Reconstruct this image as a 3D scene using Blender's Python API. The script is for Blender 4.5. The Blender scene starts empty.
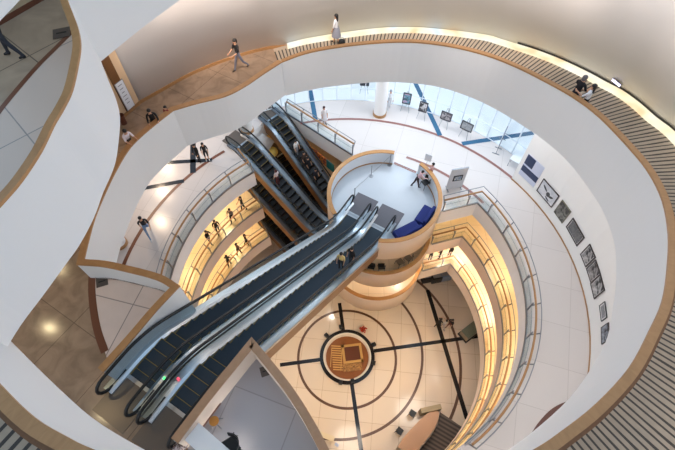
import bpy, bmesh, math, random
from mathutils import Vector, Matrix
random.seed(7)
S = bpy.context.scene
COL = S.collection
PI = math.pi
HC = 36.35                      # camera height above the ground floor (m)
FPX = 450.0                     # focal length in pixels of a 675 px wide frame
TILT = math.radians(32.8)       # camera tilt away from straight down
sT, cT = math.sin(TILT), math.cos(TILT)
L5, L4, L3, L0, L7 = HC-23.75, HC-27.95, HC-32.15, 0.0, HC-15.35

def ray(u, v):
    x = (u-337.5)/FPX; y = -(v-225)/FPX
    return Vector((x, sT+y*cT, -cT+y*sT))
def P(u, v, h):
    """survey point: where the sight line of a photo point meets the level h metres below the camera"""
    r = ray(u, v); r = r*(h/-r.z)
    return Vector((r.x, r.y, HC-h))
def PZ(u, v, z): return P(u, v, HC-z)
def on_cyl(u, v, c, R):
    r = ray(u, v); a = r.x*r.x+r.y*r.y; b = r.x*c[0]+r.y*c[1]; cc = c[0]**2+c[1]**2-R*R
    s = (b+math.sqrt(max(b*b-a*cc, 0)))/a
    return Vector((r.x*s, r.y*s, HC+r.z*s))

def lin(c): return c/12.92 if c <= .04045 else ((c+.055)/1.055)**2.4
def rgb(r, g, b): return (lin(r/255), lin(g/255), lin(b/255), 1)

# ------------------------------------------------------------------ materials
MATS = {}
def mat(name, col, rough=.6, metal=0., spec=.5, noise=0., nscale=4., bump=0.):
    if name in MATS: return MATS[name]
    m = bpy.data.materials.new(name); m.use_nodes = True
    nt = m.node_tree; b = nt.nodes['Principled BSDF']
    b.inputs['Base Color'].default_value = col
    b.inputs['Roughness'].default_value = rough; b.inputs['Metallic'].default_value = metal
    b.inputs['Specular IOR Level'].default_value = spec
    if noise or bump:
        tc = nt.nodes.new('ShaderNodeTexCoord'); n = nt.nodes.new('ShaderNodeTexNoise')
        n.inputs['Scale'].default_value = nscale; n.inputs['Detail'].default_value = 4
        nt.links.new(tc.outputs['Object'], n.inputs['Vector'])
        if noise:
            mx = nt.nodes.new('ShaderNodeMix'); mx.data_type = 'RGBA'
            mx.inputs['A'].default_value = tuple(c*(1-noise) for c in col[:3])+(1,)
            mx.inputs['B'].default_value = tuple(min(1, c*(1+noise)) for c in col[:3])+(1,)
            nt.links.new(n.outputs['Fac'], mx.inputs['Factor']); nt.links.new(mx.outputs['Result'], b.inputs['Base Color'])
        if bump:
            bp = nt.nodes.new('ShaderNodeBump'); bp.inputs['Strength'].default_value = bump; bp.inputs['Distance'].default_value = .01
            nt.links.new(n.outputs['Fac'], bp.inputs['Height']); nt.links.new(bp.outputs['Normal'], b.inputs['Normal'])
    MATS[name] = m; return m
def wood(name, c1, c2, scale=3., rough=.45):
    m = mat(name, c1, rough); nt = m.node_tree; b = nt.nodes['Principled BSDF']
    tc = nt.nodes.new('ShaderNodeTexCoord'); mp = nt.nodes.new('ShaderNodeMapping'); mp.inputs['Scale'].default_value = (1, 1, 12)
    n = nt.nodes.new('ShaderNodeTexNoise'); n.inputs['Scale'].default_value = scale; n.inputs['Detail'].default_value = 6
    n.inputs['Distortion'].default_value = 1.2
    mx = nt.nodes.new('ShaderNodeMix'); mx.data_type = 'RGBA'; mx.inputs['A'].default_value = c1; mx.inputs['B'].default_value = c2
    nt.links.new(tc.outputs['Object'], mp.inputs['Vector']); nt.links.new(mp.outputs['Vector'], n.inputs['Vector'])
    nt.links.new(n.outputs['Fac'], mx.inputs['Factor']); nt.links.new(mx.outputs['Result'], b.inputs['Base Color'])
    return m
def tiles(name, c1, c2, grout, size=1.2, rough=.25, gap=.008, rot=0., mott=.0):
    m = mat(name, c1, rough); nt = m.node_tree; b = nt.nodes['Principled BSDF']
    tc = nt.nodes.new('ShaderNodeTexCoord'); mp = nt.nodes.new('ShaderNodeMapping'); mp.inputs['Rotation'].default_value = (0, 0, rot)
    br = nt.nodes.new('ShaderNodeTexBrick'); br.offset = 0; br.inputs['Scale'].default_value = 1.
    br.inputs['Color1'].default_value = c1; br.inputs['Color2'].default_value = c2; br.inputs['Mortar'].default_value = grout
    br.inputs['Brick Width'].default_value = size; br.inputs['Row Height'].default_value = size; br.inputs['Mortar Size'].default_value = gap
    nt.links.new(tc.outputs['Object'], mp.inputs['Vector']); nt.links.new(mp.outputs['Vector'], br.inputs['Vector'])
    out = br.outputs['Color']
    if mott:
        n = nt.nodes.new('ShaderNodeTexNoise'); n.inputs['Scale'].default_value = 1.3; n.inputs['Detail'].default_value = 8; n.inputs['Distortion'].default_value = .8
        rp = nt.nodes.new('ShaderNodeMapRange'); rp.inputs['From Min'].default_value = .3; rp.inputs['From Max'].default_value = .7
        rp.inputs['To Min'].default_value = 1-mott; rp.inputs['To Max'].default_value = 1+mott
        hs = nt.nodes.new('ShaderNodeVectorMath'); hs.operation = 'SCALE'
        nt.links.new(tc.outputs['Object'], n.inputs['Vector']); nt.links.new(n.outputs['Fac'], rp.inputs['Value'])
        nt.links.new(out, hs.inputs[0]); nt.links.new(rp.outputs['Result'], hs.inputs['Scale']); out = hs.outputs['Vector']
    nt.links.new(out, b.inputs['Base Color']); return m
def emit(name, col, strength):
    m = bpy.data.materials.new(name); m.use_nodes = True; nt = m.node_tree; nt.nodes.clear()
    e = nt.nodes.new('ShaderNodeEmission'); o = nt.nodes.new('ShaderNodeOutputMaterial')
    e.inputs['Color'].default_value = col; e.inputs['Strength'].default_value = strength
    nt.links.new(e.outputs[0], o.inputs[0]); MATS[name] = m; return m
def glass(name, tint, refl=.12, rough=.03, scale=.5):
    m = bpy.data.materials.new(name); m.use_nodes = True; nt = m.node_tree; nt.nodes.clear()
    t = nt.nodes.new('ShaderNodeBsdfTransparent'); t.inputs['Color'].default_value = tint
    g = nt.nodes.new('ShaderNodeBsdfGlossy'); g.inputs['Roughness'].default_value = rough; g.inputs['Color'].default_value = (.9, .95, 1, 1)
    f = nt.nodes.new('ShaderNodeFresnel'); f.inputs['IOR'].default_value = 1.45
    a = nt.nodes.new('ShaderNodeMath'); a.operation = 'MULTIPLY_ADD'; a.inputs[1].default_value = scale; a.inputs[2].default_value = refl; a.use_clamp = True
    mx = nt.nodes.new('ShaderNodeMixShader'); o = nt.nodes.new('ShaderNodeOutputMaterial')
    nt.links.new(f.outputs[0], a.inputs[0]); nt.links.new(a.outputs[0], mx.inputs[0])
    nt.links.new(t.outputs[0], mx.inputs[1]); nt.links.new(g.outputs[0], mx.inputs[2]); nt.links.new(mx.outputs[0], o.inputs[0])
    MATS[name] = m; return m

PLASTER = mat('white_plaster', rgb(226, 226, 226), .7, bump=.04, nscale=30)
WALLM = mat('grey_white_wall_paint', rgb(232, 227, 223), .75, noise=.02, nscale=.6)
CREAM = mat('cream_plaster', rgb(226, 208, 186), .6, bump=.03, nscale=30)
WARMWALL = mat('yellow_lit_wall', rgb(238, 200, 120), .6)  # yellow lamp light of the galleries is mixed into this wall colour
WOOD = wood('oak_cap', rgb(188, 142, 94), rgb(152, 108, 66))
WOODD = wood('dark_oak', rgb(132, 88, 46), rgb(100, 64, 34))
CLAD = wood('brown_cladding', rgb(150, 112, 80), rgb(126, 92, 64), 1.5, .4)
T5 = tiles('pale_stone_tile', rgb(220, 211, 206), rgb(215, 206, 201), rgb(196, 186, 180), 2.4, .22, .012, .3)
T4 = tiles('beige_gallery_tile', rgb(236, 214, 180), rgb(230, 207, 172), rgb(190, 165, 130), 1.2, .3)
T0 = tiles('beige_ground_tile', rgb(220, 203, 183), rgb(215, 197, 176), rgb(176, 150, 120), 2.0, .14, .012, .1)
T7 = tiles('brown_marble_tile', rgb(166, 140, 116), rgb(156, 131, 108), rgb(120, 100, 84), 2.2, .15, .012, .55, .28)
T7L = tiles('light_stone_tile', rgb(226, 206, 194), rgb(221, 201, 190), rgb(166, 150, 142), 2.2, .25, .02, .25, .04)
TUL = tiles('brown_grey_marble_tile', rgb(166, 144, 122), rgb(157, 136, 115), rgb(90, 78, 68), 2.4, .3, .015, .7, .2)
BROWNST = mat('red_brown_stone', rgb(110, 66, 48), .35)
BLACKST = mat('black_polished_stone', rgb(34, 32, 34), .12)
STEEL = mat('brushed_steel', rgb(200, 205, 210), .28, 1.)
STEELD = mat('dark_steel', rgb(150, 152, 156), .35, .9)
RUBBER = mat('black_rubber', rgb(18, 18, 20), .4)
STEP = mat('sky_tinted_step_metal', rgb(42, 56, 68), .45, .3)  # the blue is reflected sky put into the step colour
YEL = mat('yellow_step_line', rgb(150, 122, 40), .5)
GLASS = glass('clear_rail_glass', (.84, .93, .94, 1), .02, .12, .15)
GLASSB = glass('escalator_glass', (.72, .80, .84, 1), .0, .25, .14)
WGLASS = glass('window_glass', (.95, .98, 1, 1), .01, .2, .1)
BLACK = mat('black_matte', rgb(22, 22, 24), .5)
WHITE = mat('white_paint', rgb(240, 240, 240), .5)
PAPER = mat('paper_white', rgb(236, 238, 244), .7)
NAVY = mat('navy_fabric', rgb(24, 40, 110), .8)
DBLUE = mat('dark_blue_print', rgb(44, 58, 92), .6)
PALEB = mat('pale_lilac_print', rgb(200, 206, 226), .6)
MATF = mat('grey_floor_mat', rgb(112, 110, 116), .8)
SKIN = mat('skin', rgb(206, 158, 128), .6)

# ------------------------------------------------------------------ geometry helper
class G:
    def __init__(s): s.v = []; s.f = []; s.m = []
    def add(s, vs, fs, m=0):
        o = len(s.v); s.v += [Vector(v) for v in vs]
        s.f += [tuple(i+o for i in f) for f in fs]; s.m += [m]*len(fs); return s
    def box(s, c, d, rz=0, m=0, M=None):
        R = M or Matrix.Rotation(rz, 3, 'Z'); c = Vector(c)
        vs = [c+R@Vector((x*d[0]/2, y*d[1]/2, z*d[2]/2)) for x in (-1, 1) for y in (-1, 1) for z in (-1, 1)]
        return s.add(vs, [(0, 1, 3, 2), (4, 6, 7, 5), (0, 4, 5, 1), (2, 3, 7, 6), (0, 2, 6, 4), (1, 5, 7, 3)], m)
    def tube(s, pts, r, n=8, m=0, cap=True, closed=False):
        pts = [Vector(p) for p in pts]; k = len(pts); rs = r if isinstance(r, (list, tuple)) else [r]*k
        vs = []; up = None
        for i, p in enumerate(pts):
            a = pts[i-1] if (i > 0 or closed) else p; b = pts[(i+1) % k] if (i < k-1 or closed) else p
            t = (b-a).normalized()
            if up is None: up = Vector((0, 0, 1)) if abs(t.z) < .9 else Vector((1, 0, 0))
            x = t.cross(up)
            if x.length < 1e-4: x = t.cross(Vector((1, .3, 0)))
            x.normalize(); y = x.cross(t).normalized(); up = y
            for j in range(n):
                q = 2*PI*j/n; vs.append(p+(x*math.cos(q)+y*math.sin(q))*rs[i])
        fs = []
        for i in range(k if closed else k-1):
            i2 = (i+1) % k
            for j in range(n): fs.append((i*n+j, i*n+(j+1) % n, i2*n+(j+1) % n, i2*n+j))
        if cap and not closed: fs += [tuple(reversed(range(n))), tuple(range((k-1)*n, k*n))]
        return s.add(vs, fs, m)
    def strip(s, A, B, m=0, closed=False):
        k = len(A); vs = [Vector(p) for p in A]+[Vector(p) for p in B]; fs = []
        for i in range(k if closed else k-1): j = (i+1) % k; fs.append((i, j, k+j, k+i))
        return s.add(vs, fs, m)
    def prism(s, poly, z0, z1, m=0, bottom=True):
        k = len(poly); vs = [(p[0], p[1], z0) for p in poly]+[(p[0], p[1], z1) for p in poly]
        fs = [tuple(range(k, 2*k))]+([tuple(reversed(range(k)))] if bottom else [])
        fs += [(i, (i+1) % k, k+(i+1) % k, k+i) for i in range(k)]
        return s.add(vs, fs, m)
    def lathe(s, prof, c=(0, 0, 0), n=32, m=0, a0=0., a1=2*PI):
        full = abs(a1-a0-2*PI) < 1e-6; k = n if full else n+1; vs = []
        for i in range(k):
            a = a0+(a1-a0)*i/n
            for r, z in prof: vs.append((c[0]+r*math.sin(a), c[1]+r*math.cos(a), c[2]+z))
        q = len(prof); fs = []
        for i in range(n):
            i2 = (i+1) % k
            for j in range(q-1): fs.append((i*q+j, i2*q+j, i2*q+j+1, i*q+j+1))
        return s.add(vs, fs, m)
    def ball(s, c, r, n=10, m=0, M=None):
        r = Vector(r) if not isinstance(r, (int, float)) else Vector((r, r, r)); c = Vector(c); vs = []; k = n//2+1
        for i in range(k):
            a = PI*i/(k-1)
            for j in range(n):
                b = 2*PI*j/n; p = Vector((r.x*math.sin(a)*math.cos(b), r.y*math.sin(a)*math.sin(b), r.z*math.cos(a)))
                vs.append(c+(M@p if M else p))
        fs = [(i*n+j, (i+1)*n+j, (i+1)*n+(j+1) % n, i*n+(j+1) % n) for i in range(k-1) for j in range(n)]
        return s.add(vs, fs, m)
    def build(s, name, mats, parent=None, origin=None, smooth=False, bevel=0, uv=None):
        if not isinstance(mats, (list, tuple)): mats = [mats]
        me = bpy.data.meshes.new(name); o = Vector(origin) if origin is not None else Vector((0, 0, 0))
        me.from_pydata([v-o for v in s.v], [], s.f); me.update()
        for mm in mats: me.materials.append(mm)
        for p, i in zip(me.polygons, s.m): p.material_index = i; p.use_smooth = smooth
        bm = bmesh.new(); bm.from_mesh(me); bmesh.ops.remove_doubles(bm, verts=bm.verts, dist=1e-5)
        bmesh.ops.recalc_face_normals(bm, faces=bm.faces); bm.to_mesh(me); bm.free()
        ob = bpy.data.objects.new(name, me); COL.objects.link(ob)
        if parent is not None: ob.parent = parent
        elif origin is not None: ob.location = o
        if bevel:
            b = ob.modifiers.new('bevel', 'BEVEL'); b.width = bevel; b.segments = 2; b.limit_method = 'ANGLE'
        return ob

def tag(o, label, cat, group=None):
    o['label'] = label; o['category'] = cat
    if group: o['group'] = group
    return o
def thing(name, label, cat, loc, rz=0, group=None):
    o = bpy.data.objects.new(name, None); COL.objects.link(o); o.empty_display_size = .2
    o.location = loc; o.rotation_euler = (0, 0, rz); return tag(o, label, cat, group)
def struct(o): o['kind'] = 'structure'; return o

def catmull(pts, n=5, closed=False):
    pts = [Vector(p) for p in pts]; k = len(pts); out = []
    for i in range(k if closed else k-1):
        p0 = pts[i-1] if (i > 0 or closed) else pts[0]*2-pts[1]; p1 = pts[i]; p2 = pts[(i+1) % k]
        p3 = pts[(i+2) % k] if (i+2 < k or closed) else p2*2-p1
        for j in range(n):
            t = j/n; t2 = t*t; t3 = t2*t
            out.append(.5*((2*p1)+(p2-p0)*t+(2*p0-5*p1+4*p2-p3)*t2+(3*p1-p0-3*p2+p3)*t3))
    if not closed: out.append(pts[-1])
    return out
def offs(pts, d):
    """offset a plan polyline by d to its right"""
    out = []; k = len(pts)
    for i, p in enumerate(pts):
        n = []
        for a, b in ((i-1, i), (i, i+1)):
            if 0 <= a and b < k:
                t = pts[b]-pts[a]; t = Vector((t.x, t.y, 0))
                if t.length > 1e-6: t.normalize(); n.append(Vector((t.y, -t.x, 0)))
        m = sum(n, Vector((0, 0, 0))); m.normalize()
        out.append(p+m*(d/max(.35, m.dot(n[0]))))
    return out
def zz(pts, z): return [Vector((p.x, p.y, z[i] if isinstance(z, list) else z)) for i, p in enumerate(pts)]

def parapet(wall_name, cap_name, top, w, zbot, zfloor, wm, capm, side=1, capt=.07, lip=.0, ends=True):
    """solid parapet: top = hole-side line of the cap, the floor lies to its right (side=1) or left (-1)"""
    a = top; b = offs(top, w*side); zt = [p.z-capt for p in top]
    zb = zbot if isinstance(zbot, list) else [zbot]*len(a); zf = zfloor if isinstance(zfloor, list) else [zfloor]*len(a)
    A0 = offs(a, .015*side); B0 = offs(b, -.015*side)
    g = G(); at = zz(A0, zt); ab = zz(A0, zb); bt = zz(B0, zt); bb = zz(B0, [z-.1 for z in zf]); bb2 = zz(B0, zb)
    g.strip(at, ab); g.strip(bt, bb2); g.strip(ab, bb2); g.strip(at, bt)
    for i in (0, -1): g.add([at[i], ab[i], bb2[i], bt[i]], [(0, 1, 2, 3)])
    struct(g.build(wall_name, wm, smooth=False))
    g = G(); lo = zz(a, zt); lo2 = zz(b, zt)
    g.strip(a, b); g.strip(lo, lo2); g.strip(a, lo); g.strip(b, lo2)
    for i in (0, -1): g.add([a[i], b[i], lo2[i], lo[i]], [(0, 1, 2, 3)])
    struct(g.build(cap_name, capm))
    return b
from mathutils.geometry import tessellate_polygon
# ================================================================== ARCHITECTURE
AC = Vector((.49, 11.43, 0)); AR = 10.25          # axis and radius of the round gallery well
RC = Vector((0, 9.4, 0))                          # axis of the spiral ramp
def circ(a, R=AR, c=AC, z=0.):
    a = math.radians(a); return Vector((c.x+R*math.sin(a), c.y+R*math.cos(a), z))

# ---- spiral ramp: hole-side cap line, levels below the camera
E1 = [(281.7,61.7,14.25,16.4),(305,53.3,13.95,16.25),(335,47.3,13.65,16.0),(375,42.7,13.3,15.66),(411.7,41.7,13.0,15.38),(450,46,12.7,15.05),(486.7,55,12.4,14.82),(516.7,66.7,12.1,14.55),(546.7,81.7,11.8,14.27),(573.3,96.7,11.55,14.05),(600,116.7,11.3,13.82),(632,150,11.0,13.57),(650,173,10.75,13.4),(663,200,10.5,13.2),(669,233,10.25,13.0),(668,267,10.05,12.78),(663,300,9.9,12.55),(650,330,9.75,12.4),(630,367,9.6,12.6),(597,403,9.45,12.95),(563,430,9.3,13.05),(533,450,9.15,13.1)]
ramp_pts = [(P(u, v, h), h2) for u, v, h, h2 in E1]
ramp_pts += [(Vector((1.9, .3, HC-8.75)), 13.1), (Vector((0, .02, HC-8.2)), 13.1), (Vector((-1.9, .25, HC-7.65)), 13.15)]
ramp_pts += [(P(95,450,7.2), 13.3), (P(66.7,436.7,7.1), 13.3), (P(33,416.7,6.95), 12.6), (P(0,385,6.75), 10.2), (P(-35,345,6.5), 9.2), (P(-90,280,6.2), 8.4)]
RT = catmull([p for p, h in ramp_pts], 4)
RB = [HC-q.x for q in catmull([Vector((h, 0, 0)) for p, h in ramp_pts], 4)]
ramp_zf = [p.z-1.1 for p in RT]
CAPM = WOOD
ramp_out = parapet('wall_ramp', 'trim_1', RT, .2, RB, ramp_zf, PLASTER, CAPM, side=-1)
# darker inner rail strip along the ramp side of the cap
ds = G(); i1 = offs(RT, -.2); i2 = offs(RT, -.285)
dz = [p.z-.10 for p in RT]
ds.strip(zz(i1, dz), zz(i2, dz)); ds.strip(zz(i2, dz), zz(i2, [z-.08 for z in dz])); struct(ds.build('trim_2', WOODD))

def ang(p): return math.atan2(p.x-RC.x, p.y-RC.y)
ra = []
for p in RT:
    a = ang(p)
    while ra and a < ra[-1]-1: a += 2*PI
    ra.append(a)
def floor_z(a):
    if a <= ra[0]: return L7
    for i in range(len(ra)-1):
        if ra[i] <= a <= ra[i+1]:
            t = (a-ra[i])/max(1e-6, ra[i+1]-ra[i]); return ramp_zf[i]*(1-t)+ramp_zf[i+1]*t
    return ramp_zf[-1]
E4 = [(270,48.7),(287,44.5),(305,40),(331,35.5),(358,31.7),(380,29.2),(400,28.5),(422.7,28.9),(454.7,31.9),(486.7,36.3),(500,40.2),(516.7,45.5),(539.8,53),(564.7,63),(589.6,75),(605,83.5),(622,92.5),(639.4,105.2),(655,118.9),(675,134.5)]
wallp = []
for u, v in E4:
    z = L7
    for _ in range(12): q = PZ(u, v, z); z = floor_z(ang(q))
    wallp.append(PZ(u, v, z))
# carry the round wall on behind the right side of the frame
aN = ang(wallp[-1]); rN = (wallp[-1]-Vector((RC.x, RC.y, wallp[-1].z))).length
for k in range(1, 26):
    a = aN+k*math.radians(8); 
    if a > ra[-1]: break
    R = rN+(12.7-rN)*min(1, k/4); wallp.append(Vector((RC.x+R*math.sin(a), RC.y+R*math.cos(a), floor_z(a))))
W4 = catmull(wallp, 3)
wa = []
for p in W4:
    a = ang(p)
    while wa and a < wa[-1]-1: a += 2*PI
    wa.append(a)
def wall_at(a):
    if a <= wa[0]: return W4[0]
    for i in range(len(wa)-1):
        if wa[i] <= a <= wa[i+1]:
            t = (a-wa[i])/max(1e-6, wa[i+1]-wa[i]); return W4[i].lerp(W4[i+1], t)
    return W4[-1]
# striped ramp floor with UVs (u counts stripes, v runs across)
def stripe_mat():
    m = mat('striped_ramp_boards', rgb(178, 160, 138), .5); nt = m.node_tree; b = nt.nodes['Principled BSDF']
    uv = nt.nodes.new('ShaderNodeUVMap'); sp = nt.nodes.new('ShaderNodeSeparateXYZ'); nt.links.new(uv.outputs['UV'], sp.inputs[0])
    fr = nt.nodes.new('ShaderNodeMath'); fr.operation = 'FRACT'; nt.links.new(sp.outputs['X'], fr.inputs[0])
    lt = nt.nodes.new('ShaderNodeMath'); lt.operation = 'LESS_THAN'; lt.inputs[1].default_value = .34; nt.links.new(fr.outputs[0], lt.inputs[0])
    l2 = nt.nodes.new('ShaderNodeMath'); l2.operation = 'LESS_THAN'; l2.inputs[1].default_value = .88; nt.links.new(sp.outputs['Y'], l2.inputs[0])
    mu = nt.nodes.new('ShaderNodeMath'); mu.operation = 'MULTIPLY'; nt.links.new(lt.outputs[0], mu.inputs[0]); nt.links.new(l2.outputs[0], mu.inputs[1])
    tc = nt.nodes.new('ShaderNodeTexCoord'); n = nt.nodes.new('ShaderNodeTexNoise'); n.inputs['Scale'].default_value = 5; n.inputs['Detail'].default_value = 5
    nt.links.new(tc.outputs['Object'], n.inputs['Vector'])
    bs = nt.nodes.new('ShaderNodeMix'); bs.data_type = 'RGBA'; bs.inputs['A'].default_value = rgb(164, 147, 128); bs.inputs['B'].default_value = rgb(190, 172, 150)
    nt.links.new(n.outputs['Fac'], bs.inputs['Factor'])
    mx = nt.nodes.new('ShaderNodeMix'); mx.data_type = 'RGBA'; mx.inputs['B'].default_value = rgb(62, 54, 48)
    nt.links.new(mu.outputs[0], mx.inputs['Factor']); nt.links.new(bs.outputs['Result'], mx.inputs['A']); nt.links.new(mx.outputs['Result'], b.inputs['Base Color'])
    return m
me = bpy.data.meshes.new('floor'); vs = []; fs = []; uvs = []
inner = offs(RT, -.12)
arcl = 0
for i, p in enumerate(inner):
    if i: arcl += (Vector((p.x, p.y, 0))-Vector((inner[i-1].x, inner[i-1].y, 0))).length
    w = wall_at(ra[i]); vs += [(p.x, p.y, ramp_zf[i]), (w.x, w.y, ramp_zf[i])]; uvs.append(arcl/.155)
fs = [(2*i, 2*i+2, 2*i+3, 2*i+1) for i in range(len(inner)-1)]
me.from_pydata(vs, [], fs); me.materials.append(stripe_mat()); ul = me.uv_layers.new(name='UVMap')
for poly in me.polygons:
    for li in poly.loop_indices:
        v = me.loops[li].vertex_index; ul.data[li].uv = (uvs[v//2], v % 2)
fo = bpy.data.objects.new('floor', me); COL.objects.link(fo); struct(fo)
# underside of the ramp
g = G(); g.strip(zz(offs(RT, -.1), RB), [Vector((wall_at(a).x, wall_at(a).y, z)) for a, z in zip(ra, RB)]); struct(g.build('ceiling', PLASTER))

# ---- the large round outer wall above the ramp, straight on along the level-seven walkway
BASE7 = [(140,103.3),(159,92.7),(182.7,79.3),(200,71),(220,63),(244,55),(257,51.5)]
walk = [P(u, v, 15.35) for u, v in BASE7]
wl = catmull(walk, 3)+W4
g = G(); TOPZ = HC-3.5
g.strip(wl, zz(wl, TOPZ)); wo = offs(wl, -.3)
g.strip(zz(wo, [p.z for p in wl]), zz(wo, TOPZ)); g.strip(wl, zz(wo, [p.z for p in wl])); g.strip(zz(wl, TOPZ), zz(wo, TOPZ))
g.add([wl[0], zz(wl, TOPZ)[0], zz(wo, TOPZ)[0], Vector((wo[0].x, wo[0].y, wl[0].z))], [(0, 1, 2, 3)])
struct(g.build('wall_outer', WALLM, smooth=True))
# wooden skirting on the walkway part
NW = 3*(len(BASE7))+8
sk = wl[:NW]
ski = offs(sk, .04); g = G(); g.strip(zz(ski, L7), zz(ski, L7+.16)); g.strip(zz(ski, L7+.16), zz(sk, L7+.16)); struct(g.build('baseboard_outer', WOOD))
# lit cove at the foot of the wall along the ramp
cv = [p for p, a in zip(W4, wa) if a > ang(P(287, 44, 14.9))]
c1 = offs(cv, .02); c2 = offs(cv, .40); g = G()
zt = [p.z+.10 for p in cv]; g.strip(zz(c1, zt), zz(c2, zt)); g.strip(zz(c2, zt), zz(c2, [p.z for p in cv]))
cm = emit('cove_light_diffuser', (1, .9, .6, 1), 1.)
nt = cm.node_tree; em = [n for n in nt.nodes if n.type == 'EMISSION'][0]
tc = nt.nodes.new('ShaderNodeTexCoord'); n = nt.nodes.new('ShaderNodeTexNoise'); n.inputs['Scale'].default_value = .9; n.inputs['Detail'].default_value = 1.
rp = nt.nodes.new('ShaderNodeValToRGB'); el = rp.color_ramp.elements
el[0].position = .30; el[0].color = (1, .70, .40, 1); el[1].position = .70; el[1].color = (.75, .92, 1, 1)
e = el.new(.40); e.color = (1, .90, .62, 1); e = el.new(.58); e.color = (1, .96, .80, 1)
nt.links.new(tc.outputs['Object'], n.inputs['Vector']); nt.links.new(n.outputs['Fac'], rp.inputs['Fac']); nt.links.new(rp.outputs['Color'], em.inputs['Color'])
em.inputs['Strength'].default_value = .95
o = g.build('cove_light', cm); tag(o, 'long glowing cove light strip along the foot of the outer wall beside the striped ramp', 'light')
# shadow line of the gap above the cove, painted as a black strip
lnp = [p for p, a in zip(W4, wa) if a > ang(P(510, 43, 13.3))]
g = G(); li = offs(lnp, .03); g.strip(zz(li, [p.z+.12 for p in lnp]), zz(li, [p.z+.20 for p in lnp])); struct(g.build('trim_3', BLACK))

# ---- level seven: walkway, landing and parapets
B7a = [(281.7,61.7),(262,74.5),(245,86),(225,96),(197,103),(173,110)]
B7b = [(173,110),(157,122.5),(140,137),(128,150),(115,172),(104,195),(95,217),(89,238),(84,259)]
B7c = [(84,259),(104,260.5),(126,265),(160,274),(180,285.5)]
B7d = [(180,285.5),(156,311),(134,337),(103,372)]
K = 14.25
def c7(L): return catmull([P(u, v, K) for u, v in L], 4)
top7 = c7(B7a)[:-1]+c7(B7b)[:-1]+c7(B7c)[:-1]+c7(B7d)
def bot7(p):
    # the slab under the walkway deepens a little towards the landing
    t = min(1, max(0, (-p.x-2)/6)); return HC-(16.3+.35*t)
parapet('wall_walkway', 'trim_4', top7, .24, [bot7(p) for p in top7], L7, PLASTER, WOOD, 1)
R7 = [(171,438),(190,413),(207,391),(230,363),(251.5,336.7)]
R7b = [(251.5,336.7),(268,356),(291.7,386),(311.7,417),(331.7,455),(345,490)]
topr = c7(R7)[:-1]+c7(R7b)
parapet('wall_landing', 'trim_5', topr, .26, HC-16.25, L7, mat('landing_plaster', rgb(214, 200, 188), .7), wood('pale_oak_cap', rgb(184, 146, 112), rgb(160, 122, 90)), 1)
last = topr[-1]
poly = [Vector((p.x, p.y, 0)) for p in offs(top7, .05)]+[Vector((p.x, p.y, 0)) for p in offs(topr, .05)]
poly += [Vector((last.x+.5, -6, 0)), Vector((-24, -6, 0)), Vector((-24, 27, 0)), Vector((walk[0].x-3, walk[0].y+2.6, 0))]
poly += [Vector((walk[0].x-.8, walk[0].y+2.2, 0))]+[Vector((p.x, p.y, 0)) for p in offs(wl, -.05)[:3*len(BASE7)+1]]
g = G(); g.prism([(p.x, p.y) for p in poly], HC-16.2, L7); 
struct(g.build('floor', T7))
# light stone area with red-brown border on the landing
lz = L7+.006
cur = catmull([P(u, v, 15.35) for u, v in [(92,276),(92,292),(94,312),(98,332),(105,352)]], 4)
reg = cur+[P(115,362,15.35), P(170,300,15.35), P(176,290,15.35), P(150,270,15.35), P(110,262,15.35)]
inner7 = [Vector((p.x, p.y, 0)) for p in offs(c7(B7c)+c7(B7d)[1:], .2)]
reg = [Vector((p.x, p.y, 0)) for p in cur]+list(reversed(inner7))
g = G(); g.add([(p.x, p.y, lz) for p in reg], [tuple(range(len(reg)))]); struct(g.build('floor', T7L))
g = G(); g.strip(zz(offs(cur, .13), lz+.004), zz(offs(cur, -.13), lz+.004)); struct(g.build('trim_6', BROWNST))
ri = offs(topr, .24); far = [Vector((last.x-.2, -4, 0)), Vector((ri[0].x+.6, -4, 0))]
g = G(); pr = [Vector((p.x, p.y, 0)) for p in ri]+far
g.add([(p.x, p.y, lz) for p in pr], [tuple(range(len(pr)))]); struct(g.build('floor', tiles('pale_grey_landing_tile', rgb(170, 166, 168), rgb(165, 161, 163), rgb(146, 142, 142), 2.2, .3, .02, .35)))
# brown skirting line at the foot of the parapets
for nm, ln in (('baseboard_landing', inner7[:17]), ('baseboard_landing', ri[2:9])):
    ln = [Vector((p.x, p.y, 0)) for p in ln]; l2 = offs(ln, .025); g = G(); g.strip(zz(l2, L7), zz(l2, L7+.1)); g.strip(zz(l2, L7+.1), zz(ln, L7+.1)); struct(g.build(nm, BROWNST))

# end of the outer wall: reveal, recess wall and wooden jamb
w0 = walk[0]; tdir = (walk[1]-walk[0]).normalized(); nrm = Vector((-tdir.y, tdir.x, 0))
if nrm.y < 0: nrm = -nrm
AMB = mat('warm_lit_beige', rgb(222, 190, 152), .7)  # tan wall with the warm light on it put into the colour
r0 = w0+Vector((.02, -.02, 0)); r1 = P(121.5, 119.5, 15.35); rd = (r1-r0).normalized(); r2 = r0+rd*5.0; rn = Vector((-rd.y, rd.x, 0))
if rn.x < 0: rn = -rn                                     # towards the walkway
up_ = Vector((0, 0, 11)); g = G(); g.strip([r0, r2], [r0+up_, r2+up_]); g.strip([r0-rn*.25, r2-rn*.25], [r0-rn*.25+up_, r2-rn*.25+up_]); struct(g.build('wall_recess', AMB))
bl_ = [r0+rn*.04, r2+rn*.04]; g = G(); g.strip(zz(bl_, L7), zz(bl_, L7+.16)); g.strip(zz(bl_, L7+.16), zz([r0, r2], L7+.16)); struct(g.build('baseboard_recess', WOOD))
jp = P(130.5, 111.2, 15.35); js = (jp-r0).dot(rd); jc = r0+rd*js+rn*.04
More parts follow.
